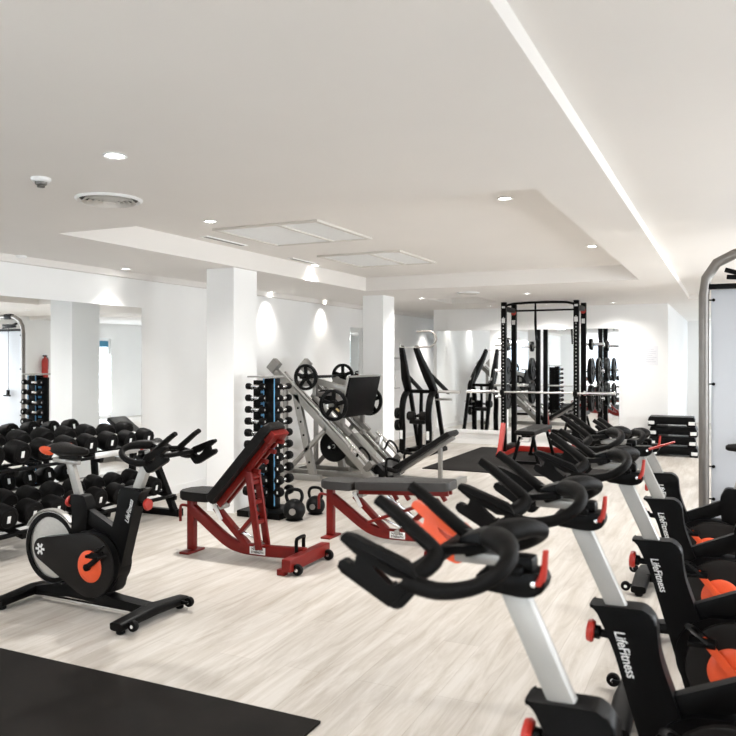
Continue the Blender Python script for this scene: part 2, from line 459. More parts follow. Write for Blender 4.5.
# ================================================================== SPIN BIKES
def make_bike(label, loc, rz, slide=0.0, lever=0, crank=0):
    """forward = +x, origin on the floor"""
    t = thing('exercise_bike', label, 'exercise bike', loc, rz, None)
    # base frame: beam plus stabilisers
    bm = B()
    prism(bm, rounded([(-.44, .035), (-.44, .085), (-.22, .13), (-.05, .135), (.2, .10), (.46, .085), (.46, .035), (.1, .055), (-.15, .06)], .02), -.04, .04, .008)
    prism(bm, rounded([(-.12, .10), (-.05, .2), (.1, .2), (.16, .09)], .02), -.035, .035, .006)
    obj('base_frame', bm, BLK, t)
    for x, nm in ((-.46, 0), (.45, 1)):
        bm = B()
        pts = [(x, -.27, .045), (x, -.12, .055), (x, 0, .062), (x, .12, .055), (x, .27, .045)]
        sweep(bm, pts, [.044, .046, .048, .046, .044], [.022, .024, .028, .024, .022], n=12, sq=True)
        s = obj('stabilizer', bm, BLK, t)
        for sy in (-1, 1):
            bm = B(); lathe(bm, [(.018, 0), (.024, .006), (.024, .026), (.018, .03)], (x, sy * .235, 0), (0, 0, 1), 14); obj('foot', bm, RUB, s)
        if nm:
            for sy in (-1, 1):
                bm = B()
                lathe(bm, [(.012, -.014), (.026, -.014), (.029, -.008), (.029, .008), (.026, .014), (.012, .014)], (x + .078, sy * .225, .05), (0, 1, 0), 18)
                beam(bm, (x + .02, sy * .2, .05), (x + .078, sy * .2, .05), .012, .02); beam(bm, (x + .078, sy * .2, .05), (x + .078, sy * .225, .05), .012, .012)
                whl = obj('wheel', bm, BLKP, s)
                bm = B(); lathe(bm, [(.001, -.016), (.010, -.016), (.010, .016), (.001, .016)], (x + .078, sy * .225, .05), (0, 1, 0), 12); me_ = obj('hub', bm, CHR, s)
    bm = B(); sweep(bm, [(-.42, -.02, .035), (.42, -.02, .035)], .012, n=8); obj('underside_rod', bm, CHR, t)
    # flywheel
    bm = B(); ring(bm, .215, .182, .036, (-.315, 0, .325), (0, 1, 0), 48)
    fw = obj('flywheel', bm, BLKP, t)
    bm = B(); ring(bm, .219, .207, .030, (-.315, 0, .325), (0, 1, 0), 48); obj('rim', bm, CHR, fw)
    bm = B(); lathe(bm, [(.001, -.006), (.184, -.006), (.184, .006), (.001, .006)], (-.315, 0, .325), (0, 1, 0), 40)
    obj('disc', bm, STEEL, fw)
    # fender arc over the flywheel
    bm = B()
    pts = [(-.315 + .226 * math.cos(R(a)), 0, .325 + .226 * math.sin(R(a))) for a in range(150, 44, -8)] + [(-.10, 0, .50)]
    sweep(bm, pts, .005, .022, n=8, up=(0, 1, 0), sq=True); obj('fender', bm, POST, t)
    # drive cover (teardrop around hub and crank)
    def tear(c0, r0, c1, r1, n=18):
        P = []
        d = Vector(c1) - Vector(c0); L = d.length; a = math.atan2(d.y, d.x); b = math.acos((r0 - r1) / L)
        for i in range(n + 1):
            t_ = a + b + (2 * PI - 2 * b) * i / n
            P.append((c0[0] + r0 * math.cos(t_), c0[1] + r0 * math.sin(t_)))
        for i in range(n + 1):
            t_ = a - b + 2 * b * i / n
            P.append((c1[0] + r1 * math.cos(t_), c1[1] + r1 * math.sin(t_)))
        return P
    bm = B(); prism(bm, tear((-.33, .325), .068, (.04, .27), .185), -.066, .066, .012)
    cov = obj('drive_cover', bm, SHELL, t)
    bm = B(); prism(bm, tear((.03, .27), .195, (.10, .30), .16), -.05, .05, .01)
    obj('front_cover', bm, BLKP, cov)
    for sy in (-1, 1):
        bm = B()
        for a in range(0, 360, 60):
            c, s = math.cos(R(a)), math.sin(R(a))
            box(bm, (-.345 + .022 * c, sy * .067, .325 + .022 * s), (.026, .003, .013), Matrix.Rotation(-R(a), 3, 'Y'))
        obj('emblem', bm, LOGO, cov)
    # seat tube, brace and head tube
    bm = B(); prism(bm, rounded([(-.14, .66), (-.03, .66), (.0, .60), (-.01, .42), (-.13, .40), (-.12, .55)], .015), -.035, .035, .008)
    prism(bm, rounded([(-.07, .56), (-.06, .605), (.235, .475), (.21, .395), (-.04, .51)], .015), -.022, .022, .006)
    obj('seat_tube', bm, BLK, t)
    bm = B()
    prism(bm, rounded([(.425, .728), (.402, .71), (.378, .66), (.352, .60), (.215, .13), (.09, .13), (.075, .22), (.18, .46), (.228, .60), (.238, .71), (.275, .733)], [.004, .012, .03, .03, .03, .02, .05, .08, .04, .03, .01]), -.038, .038, .01)
    ht = obj('head_tube', bm, BLKP, t)
    # lettering along the head tube, both sides
    ang = math.atan2(.60 - .13, .352 - .215)
    for sy in (-1, 1):
        # text along the tube; on the near (-y) side it reads upward, on the +y side downward
        if sy < 0:
            Mx = Matrix.Translation((.322, -.0385, .60)) @ Matrix.Rotation(-ang, 4, 'Y') @ Matrix.Rotation(R(90), 4, 'X')
        else:
            Mx = Matrix.Translation((.322, .0385, .60)) @ Matrix.Rotation(PI - ang, 4, 'Y') @ Matrix.Rotation(R(90), 4, 'X') @ Matrix.Rotation(PI, 4, 'X')
        text_mesh('lettering', 'LifeFitness', .040, LOGO, ht, Mx, 0.35, .0006, .0005, 0.8)
    # crank, pedals
    CRX = .055
    for sy in (-1, 1):
        bm = B(); lathe(bm, [(.001, 0), (.088, 0), (.092, .004), (.088, .008), (.06, .012), (.001, .014)], (CRX, sy * .066, .268), (0, sy, 0), 32)
        cr = obj('crank_disc', bm, ORG, t)
        a = (R(35) if sy < 0 else R(215)) if crank == 0 else (R(50) if sy > 0 else R(230))
        px, pz = CRX + .165 * math.cos(a), .268 + .165 * math.sin(a)
        bm = B(); beam(bm, (CRX, sy * .09, .268), (px, sy * .1, pz), .03, .014, up=(0, 1, 0)); lathe(bm, [(.02, -.012), (.02, .012)], (CRX, sy * .088, .268), (0, 1, 0), 16)
        obj('crank_arm', bm, ORG if sy > 0 else BLKP, cr)
        bm = B()
        box(bm, (px, sy * .155, pz), (.095, .07, .018), bev=.005)
        sweep(bm, [(px - .02, sy * .12, pz + .01), (px + .03, sy * .13, pz + .05), (px + .05, sy * .16, pz + .055), (px + .03, sy * .185, pz + .045), (px - .02, sy * .19, pz + .01)], .012, .003, n=8, smooth=3)
        obj('pedal', bm, BLKP, cr)
    # adjustment knobs: head tube front, seat tube rear
    for (p, d) in (((.365, 0, .635), (1, 0, .1)), ((-.115, 0, .60), (-1, 0, .2))):
        bm = B(); lathe(bm, [(.012, -.005), (.012, .028), (.02, .032), (.02, .05), (.012, .055)], p, d, 14); kb = obj('knob_stem', bm, BLKP, t)
        bm = B(); lathe(bm, [(.014, .045), (.03, .048), (.034, .056), (.03, .068), (.012, .072)], p, d, 20); obj('knob', bm, REDB, kb)
    # seat post, slider, saddle
    bm = B(); beam(bm, (-.08, 0, .60), (-.17, 0, .845), .032, .052, up=(1, 0, 0), bev=.008); obj('seat_post', bm, POST, t)
    bm = B(); box(bm, (-.2, 0, .845), (.2, .036, .026), Matrix.Rotation(R(3), 3, 'Y'), .008); obj('seat_slider', bm, POST, t)
    bm = B()
    # saddle outline: wide tail to slim nose, domed
    secs = [(-.315, .02, .012), (-.30, .075, .03), (-.25, .095, .04), (-.19, .085, .038), (-.12, .05, .032), (-.08, .036, .029), (-.045, .026, .024), (-.03, .008, .012)]
    N = 16; rings = []
    for x, hw, hh in secs:
        rings.append([bm.verts.new((x, hw * math.cos(2 * PI * k / N), .905 + (.012 if x < -.2 else 0) + hh * math.sin(2 * PI * k / N) * (1 if math.sin(2 * PI * k / N) > 0 else .7))) for k in range(N)])
    for A_, B_ in zip(rings, rings[1:]):
        for k in range(N): bm.faces.new((A_[k], A_[(k + 1) % N], B_[(k + 1) % N], B_[k]))
    bm.faces.new(rings[0]); bm.faces.new(rings[-1][::-1])
    box(bm, (-.17, 0, .872), (.16, .03, .03), bev=.006)
    sd = obj('saddle', bm, PAD, t, ang=80)
    for sy in (-1, 1):
        bm = B(); lathe(bm, [(.001, -.012), (.02, -.009), (.03, 0), (.02, .009), (.001, .012)], (0, 0, 0), (0, 1, 0), 16)
        bmesh.ops.scale(bm, verts=bm.verts, vec=(1.7, .8, .85))
        bmesh.ops.rotate(bm, verts=bm.verts, matrix=Matrix.Rotation(R(12), 3, 'Y') @ Matrix.Rotation(sy * R(-16), 3, 'Z'), cent=(0, 0, 0))
        bmesh.ops.translate(bm, verts=bm.verts, vec=(-.262, sy * .09, .914)); obj('tail_patch', bm, ORG, sd)
    # handlebar post, clamp, slider
    s0 = slide
    bm = B(); beam(bm, (.29, 0, .60), (.455, 0, .955), .042, .056, up=(1, 0, 0), bev=.01); obj('handlebar_post', bm, POST, t)
    bm = B()
    prism(bm, rounded([(.38, .955), (.38, .998), (.52, .993), (.535, .97), (.52, .95), (.42, .942)], .02), -.036, .036, .008)
    cl = obj('handlebar_clamp', bm, BLKP, t)
    for sy in (-1, 1):
        bm = B(); lathe(bm, [(.001, 0), (.006, 0), (.006, .003), (.001, .004)], (.403, sy * .036, .975), (0, sy, 0), 14); obj('bolt', bm, CHR, cl)
    bm = B()
    if lever == 0: pl = [(.392, .03, .975), (.382, .035, 1.0), (.376, .04, 1.05)]
    else: pl = [(.392, .03, .985), (.35, .04, 1.0), (.27, .06, 1.03)]
    sweep(bm, pl, [.015, .011, .008], [.008, .006, .005], n=10, smooth=4)
    obj('release_lever', bm, REDB, cl)
    bm = B(); box(bm, (.512, 0, 1.012), (.145, .045, .026), bev=.007); sl = obj('handlebar_slider', bm, POST, t)
    bm = B(); box(bm, (.43, 0, 1.01), (.05, .052, .036), bev=.012); box(bm, (.44, 0, 1.0), (.03, .1, .02), bev=.006); obj('slider_cap', bm, BLKP, sl)
    # handlebar: U shaped loop, centre console, outer forked grips, inner aero bars
    hb = bpy.data.objects.new('handlebar', None)
    bm = B()
    for sy in (-1, 1):
        sweep(bm, [(.50, 0, 1.058), (.485, sy * .035, 1.064), (.455, sy * .08, 1.066), (.432, sy * .125, 1.058), (.428, sy * .16, 1.045), (.445, sy * .187, 1.025), (.49, sy * .198, 1.0), (.56, sy * .196, .985), (.63, sy * .192, .995)],
              [.03, .036, .03, .020, .017, .0165, .0165, .018, .02], [.02, .026, .024, .018, .0165, .016, .016, .017, .02], n=14, smooth=4)
    box(bm, (.62, 0, 1.01), (.03, .36, .028), bev=.01)
    hb = obj('handlebar', bm, GRIP, t)
    bm = B(); box(bm, (.535, 0, 1.045), (.06, .075, .05), Matrix.Rotation(R(20), 3, 'Y'), .012); obj('console', bm, BLKP, hb)
    grips = []
    for sy in (-1, 1):
        # forked plate grip: polygon in x-z, two prongs at the front
        pg = [(.62, 1.025), (.74, 1.078), (.765, 1.083), (.772, 1.07), (.755, 1.058), (.735, 1.045), (.728, 1.032), (.742, 1.022), (.765, 1.03), (.775, 1.022), (.772, 1.008), (.655, .945), (.635, .945), (.605, .985)]
        bm = B()
        prism(bm, rounded([(.597, 1.0), (.62, 1.034), (.74, 1.080), (.765, 1.086), (.773, 1.071), (.735, 1.044), (.70, 1.028), (.655, 1.004)], .006, 3), -.0145, .0145, .005)
        prism(bm, rounded([(.597, 1.002), (.605, .975), (.635, .940), (.658, .940), (.774, 1.006), (.777, 1.022), (.765, 1.032), (.742, 1.020), (.728, 1.032), (.737, 1.046), (.70, 1.031), (.69, 1.012), (.655, .984), (.635, .996)], .006, 3), -.013, .013, .005)
        # splay the prongs outward a little
        bmesh.ops.rotate(bm, verts=bm.verts, matrix=Matrix.Rotation(sy * R(4), 3, 'Z') , cent=(.62, 0, 1.0))
        bmesh.ops.translate(bm, verts=bm.verts, vec=(0, sy * .192, 0))
        grips.append(obj('outer_grip', bm, GRIP, hb))
        bm = B()
        sweep(bm, [(.735, sy * .098, 1.140), (.70, sy * .098, 1.118), (.65, sy * .098, 1.08), (.605, sy * .10, 1.046), (.592, sy * .115, 1.03), (.60, sy * .15, 1.015), (.615, sy * .185, 1.005)],
              [.017, .021, .023, .022, .020, .019, .016], [.013, .014, .015, .016, .017, .017, .015], n=12, smooth=4)
        obj('inner_grip', bm, GRIP, hb)
        bm = B(); beam(bm, (.60, sy * .098, 1.04), (.52, sy * .04, 1.04), .02, .02); obj('grip_bracket', bm, BLKP, hb)
    return t

def adjust(b, slide, drop):
    """lower the telescoping post and move the bars along their slider"""
    dx = -.40 * drop
    for ch in b.children:
        if ch.name.startswith(('handlebar_post', 'handlebar_clamp')): ch.location = (dx, 0, -drop)
        elif ch.name.startswith('handlebar_slider'): ch.location = (dx + slide * .6, 0, -drop)
        elif ch.name.startswith('handlebar'): ch.location = (dx + slide, 0, -drop)
bike0 = make_bike('black spin bike standing alone at left, orange saddle tail, forked handlebar', (-3.35, 3.36, 0), R(-1))
adjust(bike0, .0, .085)
GB = 'row of spin bikes along the right'
def gr(o): o['group'] = GB; return o
bC = gr(make_bike('middle spin bike of the right row, upright red lever at its handlebar clamp', (.07, 3.27, 0), PI, crank=1))
bD = gr(make_bike('spin bike second from far end of right row, red lever swung outward', (.02, 4.25, 0), PI, lever=1, crank=1))
adjust(bD, .09, 0)
bA = dup(bC, 'nearest spin bike of the right row, handlebar large in the foreground with an orange grip', (.03, 1.65, 0), PI, group=GB)
bB = dup(bC, 'second nearest spin bike of the right row, white post rising above its lettered head tube', (.05, 2.36, 0), PI, group=GB)
bE = dup(bC, 'farthest spin bike of the right row, beside the steel cable machine frame', (-.05, 5.2, 0), PI, group=GB)
adjust(bE, .04, .085)
for ch in bA.children:
    for g in ch.children:
        if g.name.startswith('outer_grip') and sum(v.co.y for v in g.data.vertices) < 0:
            g.data = g.data.copy(); g.data.materials.clear(); g.data.materials.append(ORG); g['label'] = 'orange forked grip'

# ================================================================== WEIGHT BENCHES
def make_bench(label, loc, incline):
    """front foot at x=0, rear wheels at x=1.0"""
    t = thing('weight_bench', label, 'weight bench', loc, 0, 'red adjustable benches')
    bm = B()
    beam(bm, (0, 0, .02), (0, 0, .405), .05, .06, up=(1, 0, 0))
    # curved main beam
    sweep(bm, [(.0, 0, .33), (.12, 0, .25), (.3, 0, .13), (.42, 0, .085), (.6, 0, .075), (.98, 0, .09)], .042, .027, n=12, up=(0, 1, 0), sq=True, smooth=5)
    fr = obj('main_frame', bm, RED, t)
    boxo('front_foot', (0, 0, .008), (.085, .20, .016), RED, t, .004)
    boxo('rear_crossbar', (.99, 0, .07), (.07, .56, .085), RED, t, .006)
    for sy in (-1, 1):
        bm = B(); lathe(bm, [(.01, -.016), (.034, -.016), (.038, -.01), (.038, .01), (.034, .016), (.01, .016)], (1.045, sy * .22, .038), (0, 1, 0), 20); obj('wheel', bm, RUB, t)
        bm = B(); lathe(bm, [(.001, -.02), (.012, -.02), (.012, .02), (.001, .02)], (1.045, sy * .22, .038), (0, 1, 0), 12); obj('hub', bm, CHR, t)
    boxo('crossbar_pad', (.945, -.25, .02), (.06, .05, .04), RED, t, .004)
    bm = B(); sweep(bm, [(.93, -.04, .10), (.93, -.04, .18), (.94, -.03, .2), (.94, .05, .2), (.93, .06, .18), (.93, .06, .10)], .013, n=10, smooth=2); obj('lift_handle', bm, BLKP, t)
    # front hook handle
    bm = B(); sweep(bm, [(-.02, 0, .34), (-.09, 0, .345), (-.11, 0, .32), (-.11, 0, .22)], .011, n=8, smooth=3); obj('front_handle', bm, RED, t)
    # seat
    bm = B()
    prism(bm, rounded([(-.05, -.105), (-.05, .105), (.05, .14), (.22, .14), (.25, .12), (.25, -.12), (.22, -.14), (.05, -.14)], .05), .41, .475, .018, plane='xy', seg=3)
    sp = obj('seat_pad', bm, PADG if incline < 10 else PAD, t)
    # diagonal struts to the back hinge
    bm = B()
    beam(bm, (.5, 0, .10), (.22, 0, .355), .045, .05, up=(0, 1, 0))
    obj('seat_strut', bm, RED, t)
    bm = B(); beam(bm, (.22, .035, .39), (.29, .035, .27), .03, .012, up=(0, 1, 0)); beam(bm, (.22, -.035, .39), (.29, -.035, .27), .03, .012, up=(0, 1, 0))
    obj('hinge_plate', bm, TRIMW, t)
    for (x, z) in ((.29, .37), (.6, .10)):
        bm = B(); lathe(bm, [(.001, -.045), (.022, -.045), (.022, .045), (.001, .045)], (x, 0, z), (0, 1, 0), 16); obj('pivot', bm, SILV, t)
    a = R(incline)
    ux, uz = math.cos(a), math.sin(a)
    hx, hz = .275, (.38 if incline > 10 else .40)
    # back pad
    bm = B(); L = .76 if incline > 10 else .78
    prism(bm, rounded([(0, -.14), (0, .14), (L - .05, .125), (L, .10), (L, -.10), (L - .05, -.125)], .04), -.0, .065, .018, plane='xy', seg=3)
    bmesh.ops.translate(bm, verts=bm.verts, vec=(0, 0, .02))
    bmesh.ops.rotate(bm, verts=bm.verts, matrix=Matrix.Rotation(-a, 3, 'Y'), cent=(0, 0, 0))
    bmesh.ops.translate(bm, verts=bm.verts, vec=(hx, 0, hz))
    obj('back_pad', bm, PADG if incline < 10 else PAD, t)
    bm = B()
    for sy in (-1, 1):
        beam(bm, (hx, sy * .04, hz), (hx + ux * (L - .03), sy * .04, hz + uz * (L - .03)), .03, .05, up=(-uz, 0, ux))
    # tooth rack under the pad
    for k in range(5):
        q = .28 + k * .1
        beam(bm, (hx + ux * q + uz * .02, 0, hz + uz * q - ux * .02), (hx + ux * (q + .03) + uz * .07, 0, hz + uz * (q + .03) - ux * .07), .03, .03, up=(0, 1, 0))
    if incline > 10:
        box(bm, (hx + ux * (L - .06), 0, hz + uz * (L - .06)), (.09, .2, .05), Matrix.Rotation(-a, 3, 'Y'), .008)
    obj('back_frame', bm, RED, t)
    bm = B()
    if incline > 10:
        for sy in (-1, 1):
            beam(bm, (.63, sy * .055, .09), (.54, sy * .055, .64), .022, .05, up=(1, 0, 0))
        for z in (.28, .42, .56): box(bm, (.63 - (z - .09) * .165, 0, z), (.03, .13, .03), bev=.004)
        beam(bm, (.56, 0, .58), (.50, 0, .64), .13, .04)
        beam(bm, (.44, 0, .19), (.58, 0, .34), .03, .05, up=(0, 1, 0))
    else:
        for sy in (-1, 1):
            beam(bm, (.36, sy * .05, .16), (.84, sy * .05, .34), .022, .045, up=(0, 1, 0))
        beam(bm, (.62, 0, .10), (.93, 0, .37), .04, .05, up=(0, 1, 0))
    obj('support_strut', bm, RED, t)
    bm = B(); beam(bm, (.42, 0, .20), (.62, 0, .13), .022, .022); 
    if incline < 10: beam(bm, (.5, 0, .36), (.74, 0, .2), .045, .03, up=(0, 1, 0))
    obj('slide_rod', bm, CHR, t)
    # maker's plate
    bm = B(); box(bm, (.6, -.0275, .075), (.13, .006, .052), bev=.002); pl = obj('name_plate', bm, LOGO, t)
    Mx = Matrix.Translation((.6, -.031, .087)) @ Matrix.Rotation(R(90), 4, 'X')
    text_mesh('lettering', 'HAMMER', .024, BLKP, pl, Mx, 0, .0004, .0006)
    Mx = Matrix.Translation((.6, -.031, .064)) @ Matrix.Rotation(R(90), 4, 'X')
    text_mesh('lettering', 'STRENGTH', .021, BLKP, pl, Mx, 0, .0004, .0006)
    return t
make_bench('red weight bench with its black back raised to a steep incline', (-3.66, 4.68, 0), 48)
make_bench('red weight bench set flat, grey pad level, between inclined bench and bikes', (-2.94, 5.55, 0), 3)

# ================================================================== DUMBBELLS
def dumbbell_parts(root, hr, hl, gap, m=RUB):
    for s in (-1, 1):
        bm = B()
        lathe(bm, [(.001, 0), (hr * .75, 0), (hr * .82, .008), (hr * .97, .014), (hr, .03), (hr, hl - .025), (hr * .93, hl - .006), (hr * .7, hl), (hr * .66, hl - .004), (.001, hl - .004)], (0, 0, 0), (1, 0, 0), 12, ph=PI / 12)
        if s < 0: bmesh.ops.rotate(bm, verts=bm.verts, matrix=Matrix.Rotation(PI, 3, 'Z'), cent=(0, 0, 0))
        bmesh.ops.translate(bm, verts=bm.verts, vec=(s * gap, 0, 0))
        h = obj('weight_head', bm, m, root, ang=35)
        bm = B(); box(bm, (s * (gap + hl - .003), 0, 0), (.003, hr * .3, hr * .55), bev=0.0005); obj('size_mark', bm, LOGO, h)
    bm = B(); lathe(bm, [(.014, -gap - .005), (.015, -gap * .5), (.0185, 0), (.015, gap * .5), (.014, gap + .005)], (0, 0, 0), (1, 0, 0), 12)
    obj('handle', bm, CHR, root)

# long wall rack : along Y, front at X=-4.62
rk = thing('dumbbell_rack', 'long black tiered dumbbell rack standing below the wall mirror', 'dumbbell rack', (-4.9, 4.4, 0), 0)
def loc(p): return (p[0] + 4.9, p[1] - 4.4, p[2])
Y0, Y1 = 3.15, 5.68
TILT = R(12)
tiers = [(.70, -4.93, 'top tier'), (.255, -4.85, 'bottom tier')]
for (hz_, cx_, nm) in tiers:
    bm = B()
    for dx in (-.20, -.09, .09, .20):
        beam(bm, loc((cx_ + dx, Y0, hz_ - dx * math.tan(TILT) - .02)), loc((cx_ + dx, Y1, hz_ - dx * math.tan(TILT) - .02)), .05 if abs(dx) > .1 else .03, .02)
    for k in range(4):
        yy = Y0 + (Y1 - Y0) * k / 3
        beam(bm, loc((cx_ - .22, yy, hz_ + .22 * math.tan(TILT) - .045)), loc((cx_ + .22, yy, hz_ - .22 * math.tan(TILT) - .045)), .04, .04)
    obj('shelf', bm, BLK, rk)
bm = B(); beam(bm, loc((-4.70, 4.75, .655)), loc((-4.70, 5.5, .655)), .012, .05); obj('label_rail', bm, STEEL, rk)
for yy in (3.3, Y1):
    bm = B(); beam(bm, loc((-4.98, yy, .72)), loc((-4.64, yy, .03)), .06, .05); sh = obj('upright', bm, BLK, rk)
    bm = B(); beam(bm, loc((-5.22, yy, .03)), loc((-4.59, yy, .03)), .06, .06); obj('foot', bm, BLK, rk)
    bm = B(); box(bm, loc((-4.585, yy, .035)), (.03, .075, .07), bev=.006); obj('foot_cap', bm, RUB, rk)
    bm = B(); beam(bm, loc((-5.18, yy, .04)), loc((-5.12, yy, .74)), .05, .05); obj('upright', bm, BLK, rk)
bm = B(); beam(bm, loc((-4.72, Y0, .36 - .19)), loc((-4.72, Y1, .36 - .19)), .03, .03); obj('crossbar', bm, BLK, rk)

db_proto = {}
def place_db(key, hr, hl, gap, locn, rot, label, group):
    if key not in db_proto:
        t = thing('dumbbell', label, 'dumbbell', locn, 0, group); t.rotation_euler = rot
        dumbbell_parts(t, hr, hl, gap); db_proto[key] = t; return t
    t = dup(db_proto[key], label, locn, rot=rot); t['group'] = group; return t

sizes = [(.094, .14), (.090, .137), (.087, .132), (.083, .128), (.078, .122)]
N = 10
for ti, (hz_, cx_, nm) in enumerate(tiers):
    for k in range(N):
        yy = 5.46 - k * (.232 if ti == 0 else .226)
        si = 4 - min(4, k // 2)
        if ti == 1: si = 4 - min(4, (k + 2) // 2)
        hr, hl = sizes[si]
        gap = .062
        # tilted: front (+x) lower, rests on the rails
        lab = 'black rubber dumbbell, %s from the right end on the %s of the wall rack' % (ORD[k] if k else 'the one', nm)
        if k == 0: lab = 'black rubber dumbbell at the right end on the %s of the wall rack' % nm
        lift = (hr + .0) / math.cos(TILT)
        place_db(('a', si), hr, hl, gap, (cx_, yy, hz_ - .01 + lift), (R(random.uniform(0, 360) if False else 0), TILT, R(random.uniform(-2, 2))), lab, 'dumbbells on the long wall rack')

# vertical dumbbell stand beside the first pillar
st = thing('dumbbell_stand', 'tall narrow dumbbell stand with blue edges in front of first pillar', 'dumbbell stand', (-3.86, 6.12, 0), 0)
bm = B(); box(bm, (0, 0, .66), (.11, .11, 1.22), bev=.008); obj('column', bm, BLK, st)
bm = B(); box(bm, (-.11, -.01, .68), (.17, .03, 1.14), bev=.004); obj('back_panel', bm, BLK, st)
bm = B()
for k in range(10): box(bm, (-.085, -.026, 1.155 - k * .108), (.05, .004, .05))
obj('blue_strip', bm, BLUED, st)
bm = B()
box(bm, (.058, -.058, .68), (.008, .008, 1.18)); box(bm, (-.058, -.058, .68), (.008, .008, 1.18)); obj('blue_edging', bm, BLUED, st)
bm = B(); box(bm, (-.02, 0, .03), (.46, .44, .06), bev=.012); obj('base', bm, BLK, st)
bm = B(); box(bm, (-.05, -.02, 1.285), (.3, .2, .015), bev=.004); obj('top_plate', bm, SILV, st)
NR = 10
for face in (0, 1):
    for k in range(NR):
        z = 1.20 - k * .108
        grow = k / (NR - 1)
        hr = .031 + .015 * grow; hl = .05 + .022 * grow; gap = .05
        bm = B()
        if face == 0:
            for dx in (-.03, .03):
                beam(bm, (-.06 + dx - .05, -.04, z - .02), (-.06 + dx - .05, -.145, z - .028), .012, .012)
            box(bm, (-.09, -.05, z - .02), (.12, .02, .05), bev=.002)
        else:
            for dy in (-.03, .03):
                beam(bm, (.04, .02 + dy, z - .02), (.135, .02 + dy, z - .028), .012, .012)
        obj('arm', bm, BLK, st)
        side = 'left' if face == 0 else 'right'
        rowname = 'topmost' if k == 0 else ('lowest' if k == NR - 1 else ORD[k] + ' from the top')
        lab = 'small dumbbell on the %s side of the tall stand, %s' % (side, rowname)
        if face == 0:
            place_db(('v', k), hr, hl, gap, (-3.86 - .11, 6.12 - .115, z - .022 + .0185), (0, 0, 0), lab, 'dumbbells on the tall stand')
        else:
            place_db(('v', k), hr, hl, gap, (-3.86 + .115, 6.12 + .02, z - .022 + .0185), (0, 0, R(90)), lab, 'dumbbells on the tall stand')

# kettlebells on the floor beside the stand
def kettlebell(label, p, r, rz):
    t = thing('kettlebell', label, 'kettlebell', p, rz, 'kettlebells by the stand')
    bm = B()
    prof = [(r * .55, 0), (r * .8, r * .08)] + [(r * math.cos(R(a)), r * .93 + r * math.sin(R(a))) for a in range(-50, 86, 12)] + [(.001, r * 1.93)]
    lathe(bm, [(.001, 0)] + prof, (0, 0, 0), (0, 0, 1), 28); obj('bell', bm, IRON, t)
    bm = B(); w_ = r * .72
    sweep(bm, [(-w_ * .75, 0, r * 1.55), (-w_, 0, r * 2.15), (-w_ * .75, 0, r * 2.65), (0, 0, r * 2.78), (w_ * .75, 0, r * 2.65), (w_, 0, r * 2.15), (w_ * .75, 0, r * 1.55)], r * .16, n=10, smooth=5); obj('handle', bm, IRON, t)
    bm = B(); lathe(bm, [(.001, 0), (r * .3, 0), (r * .3, .004), (.001, .004)], (0, -r * .985, r * .93), (0, -1, 0), 14); obj('size_mark', bm, SILV, t)
kettlebell('large round black kettlebell nearest the flat red bench', (-3.54, 5.98, 0), .10, R(20))
kettlebell('smaller black kettlebell standing behind the large one by dumbbell stand', (-3.50, 6.30, 0), .09, R(10))
kettlebell('black kettlebell tight against the base of the tall dumbbell stand', (-3.78, 5.76, 0), .085, R(60))

# ================================================================== PLATES
def plate_parts(root, r, th=.04, m=IRON, spokes=5, gold=False):
    """open-spoke plate, axis along local x"""
    bm = B()
    ring(bm, r, r * .80, th, (0, 0, 0), (1, 0, 0), 36)
    for k in range(spokes):
        a = 2 * PI * k / spokes + .3
        c, s = math.cos(a), math.sin(a)
        beam(bm, (0, c * r * .2, s * r * .2), (0, c * r * .84, s * r * .84), th * .5, r * .26, up=(0, -s, c), bev=.004)
    lathe(bm, [(.03, -th * .5), (r * .3, -th * .5), (r * .32, 0), (r * .3, th * .5), (.03, th * .5)], (0, 0, 0), (1, 0, 0), 24)
    o = obj('spoked_disc', bm, m, root)
    if gold:
        boxo('gold_mark', (th * .3, r * .32, -r * .28), (.008, r * .3, r * .12), GOLD, root, .001, Matrix.Rotation(R(-38), 3, 'X'))
def solid_plate_parts(root, r, th=.05):
    bm = B()
    lathe(bm, [(.026, -th / 2), (r * .3, -th / 2), (r * .34, -th * .34), (r * .78, -th * .34), (r * .83, -th / 2), (r * .97, -th / 2), (r, -th * .35), (r, th * .35), (r * .97, th / 2), (r * .83, th / 2), (r * .78, th * .34), (r * .34, th * .34), (r * .3, th / 2), (.026, th / 2), (.026, -th / 2)], (0, 0, 0), (1, 0, 0), 32, cap=False)
    obj('disc', bm, IRON, root)
    bm = B(); ring(bm, .034, .024, th + .004, (0, 0, 0), (1, 0, 0), 20); obj('bore_ring', bm, STEEL, root)
PL = {}
def plate(kind, r, p, rz, label, group, th=.045, gold=False):
    key = (kind, r, th, gold)
    if key not in PL:
        t = thing('weight_plate', label, 'weight plate', p, rz, group)
        if kind == 'open': plate_parts(t, r, th, gold=gold)
        else: solid_plate_parts(t, r, th)
        PL[key] = t; return t
    t = dup(PL[key], label, p, rz); t['group'] = group; return t

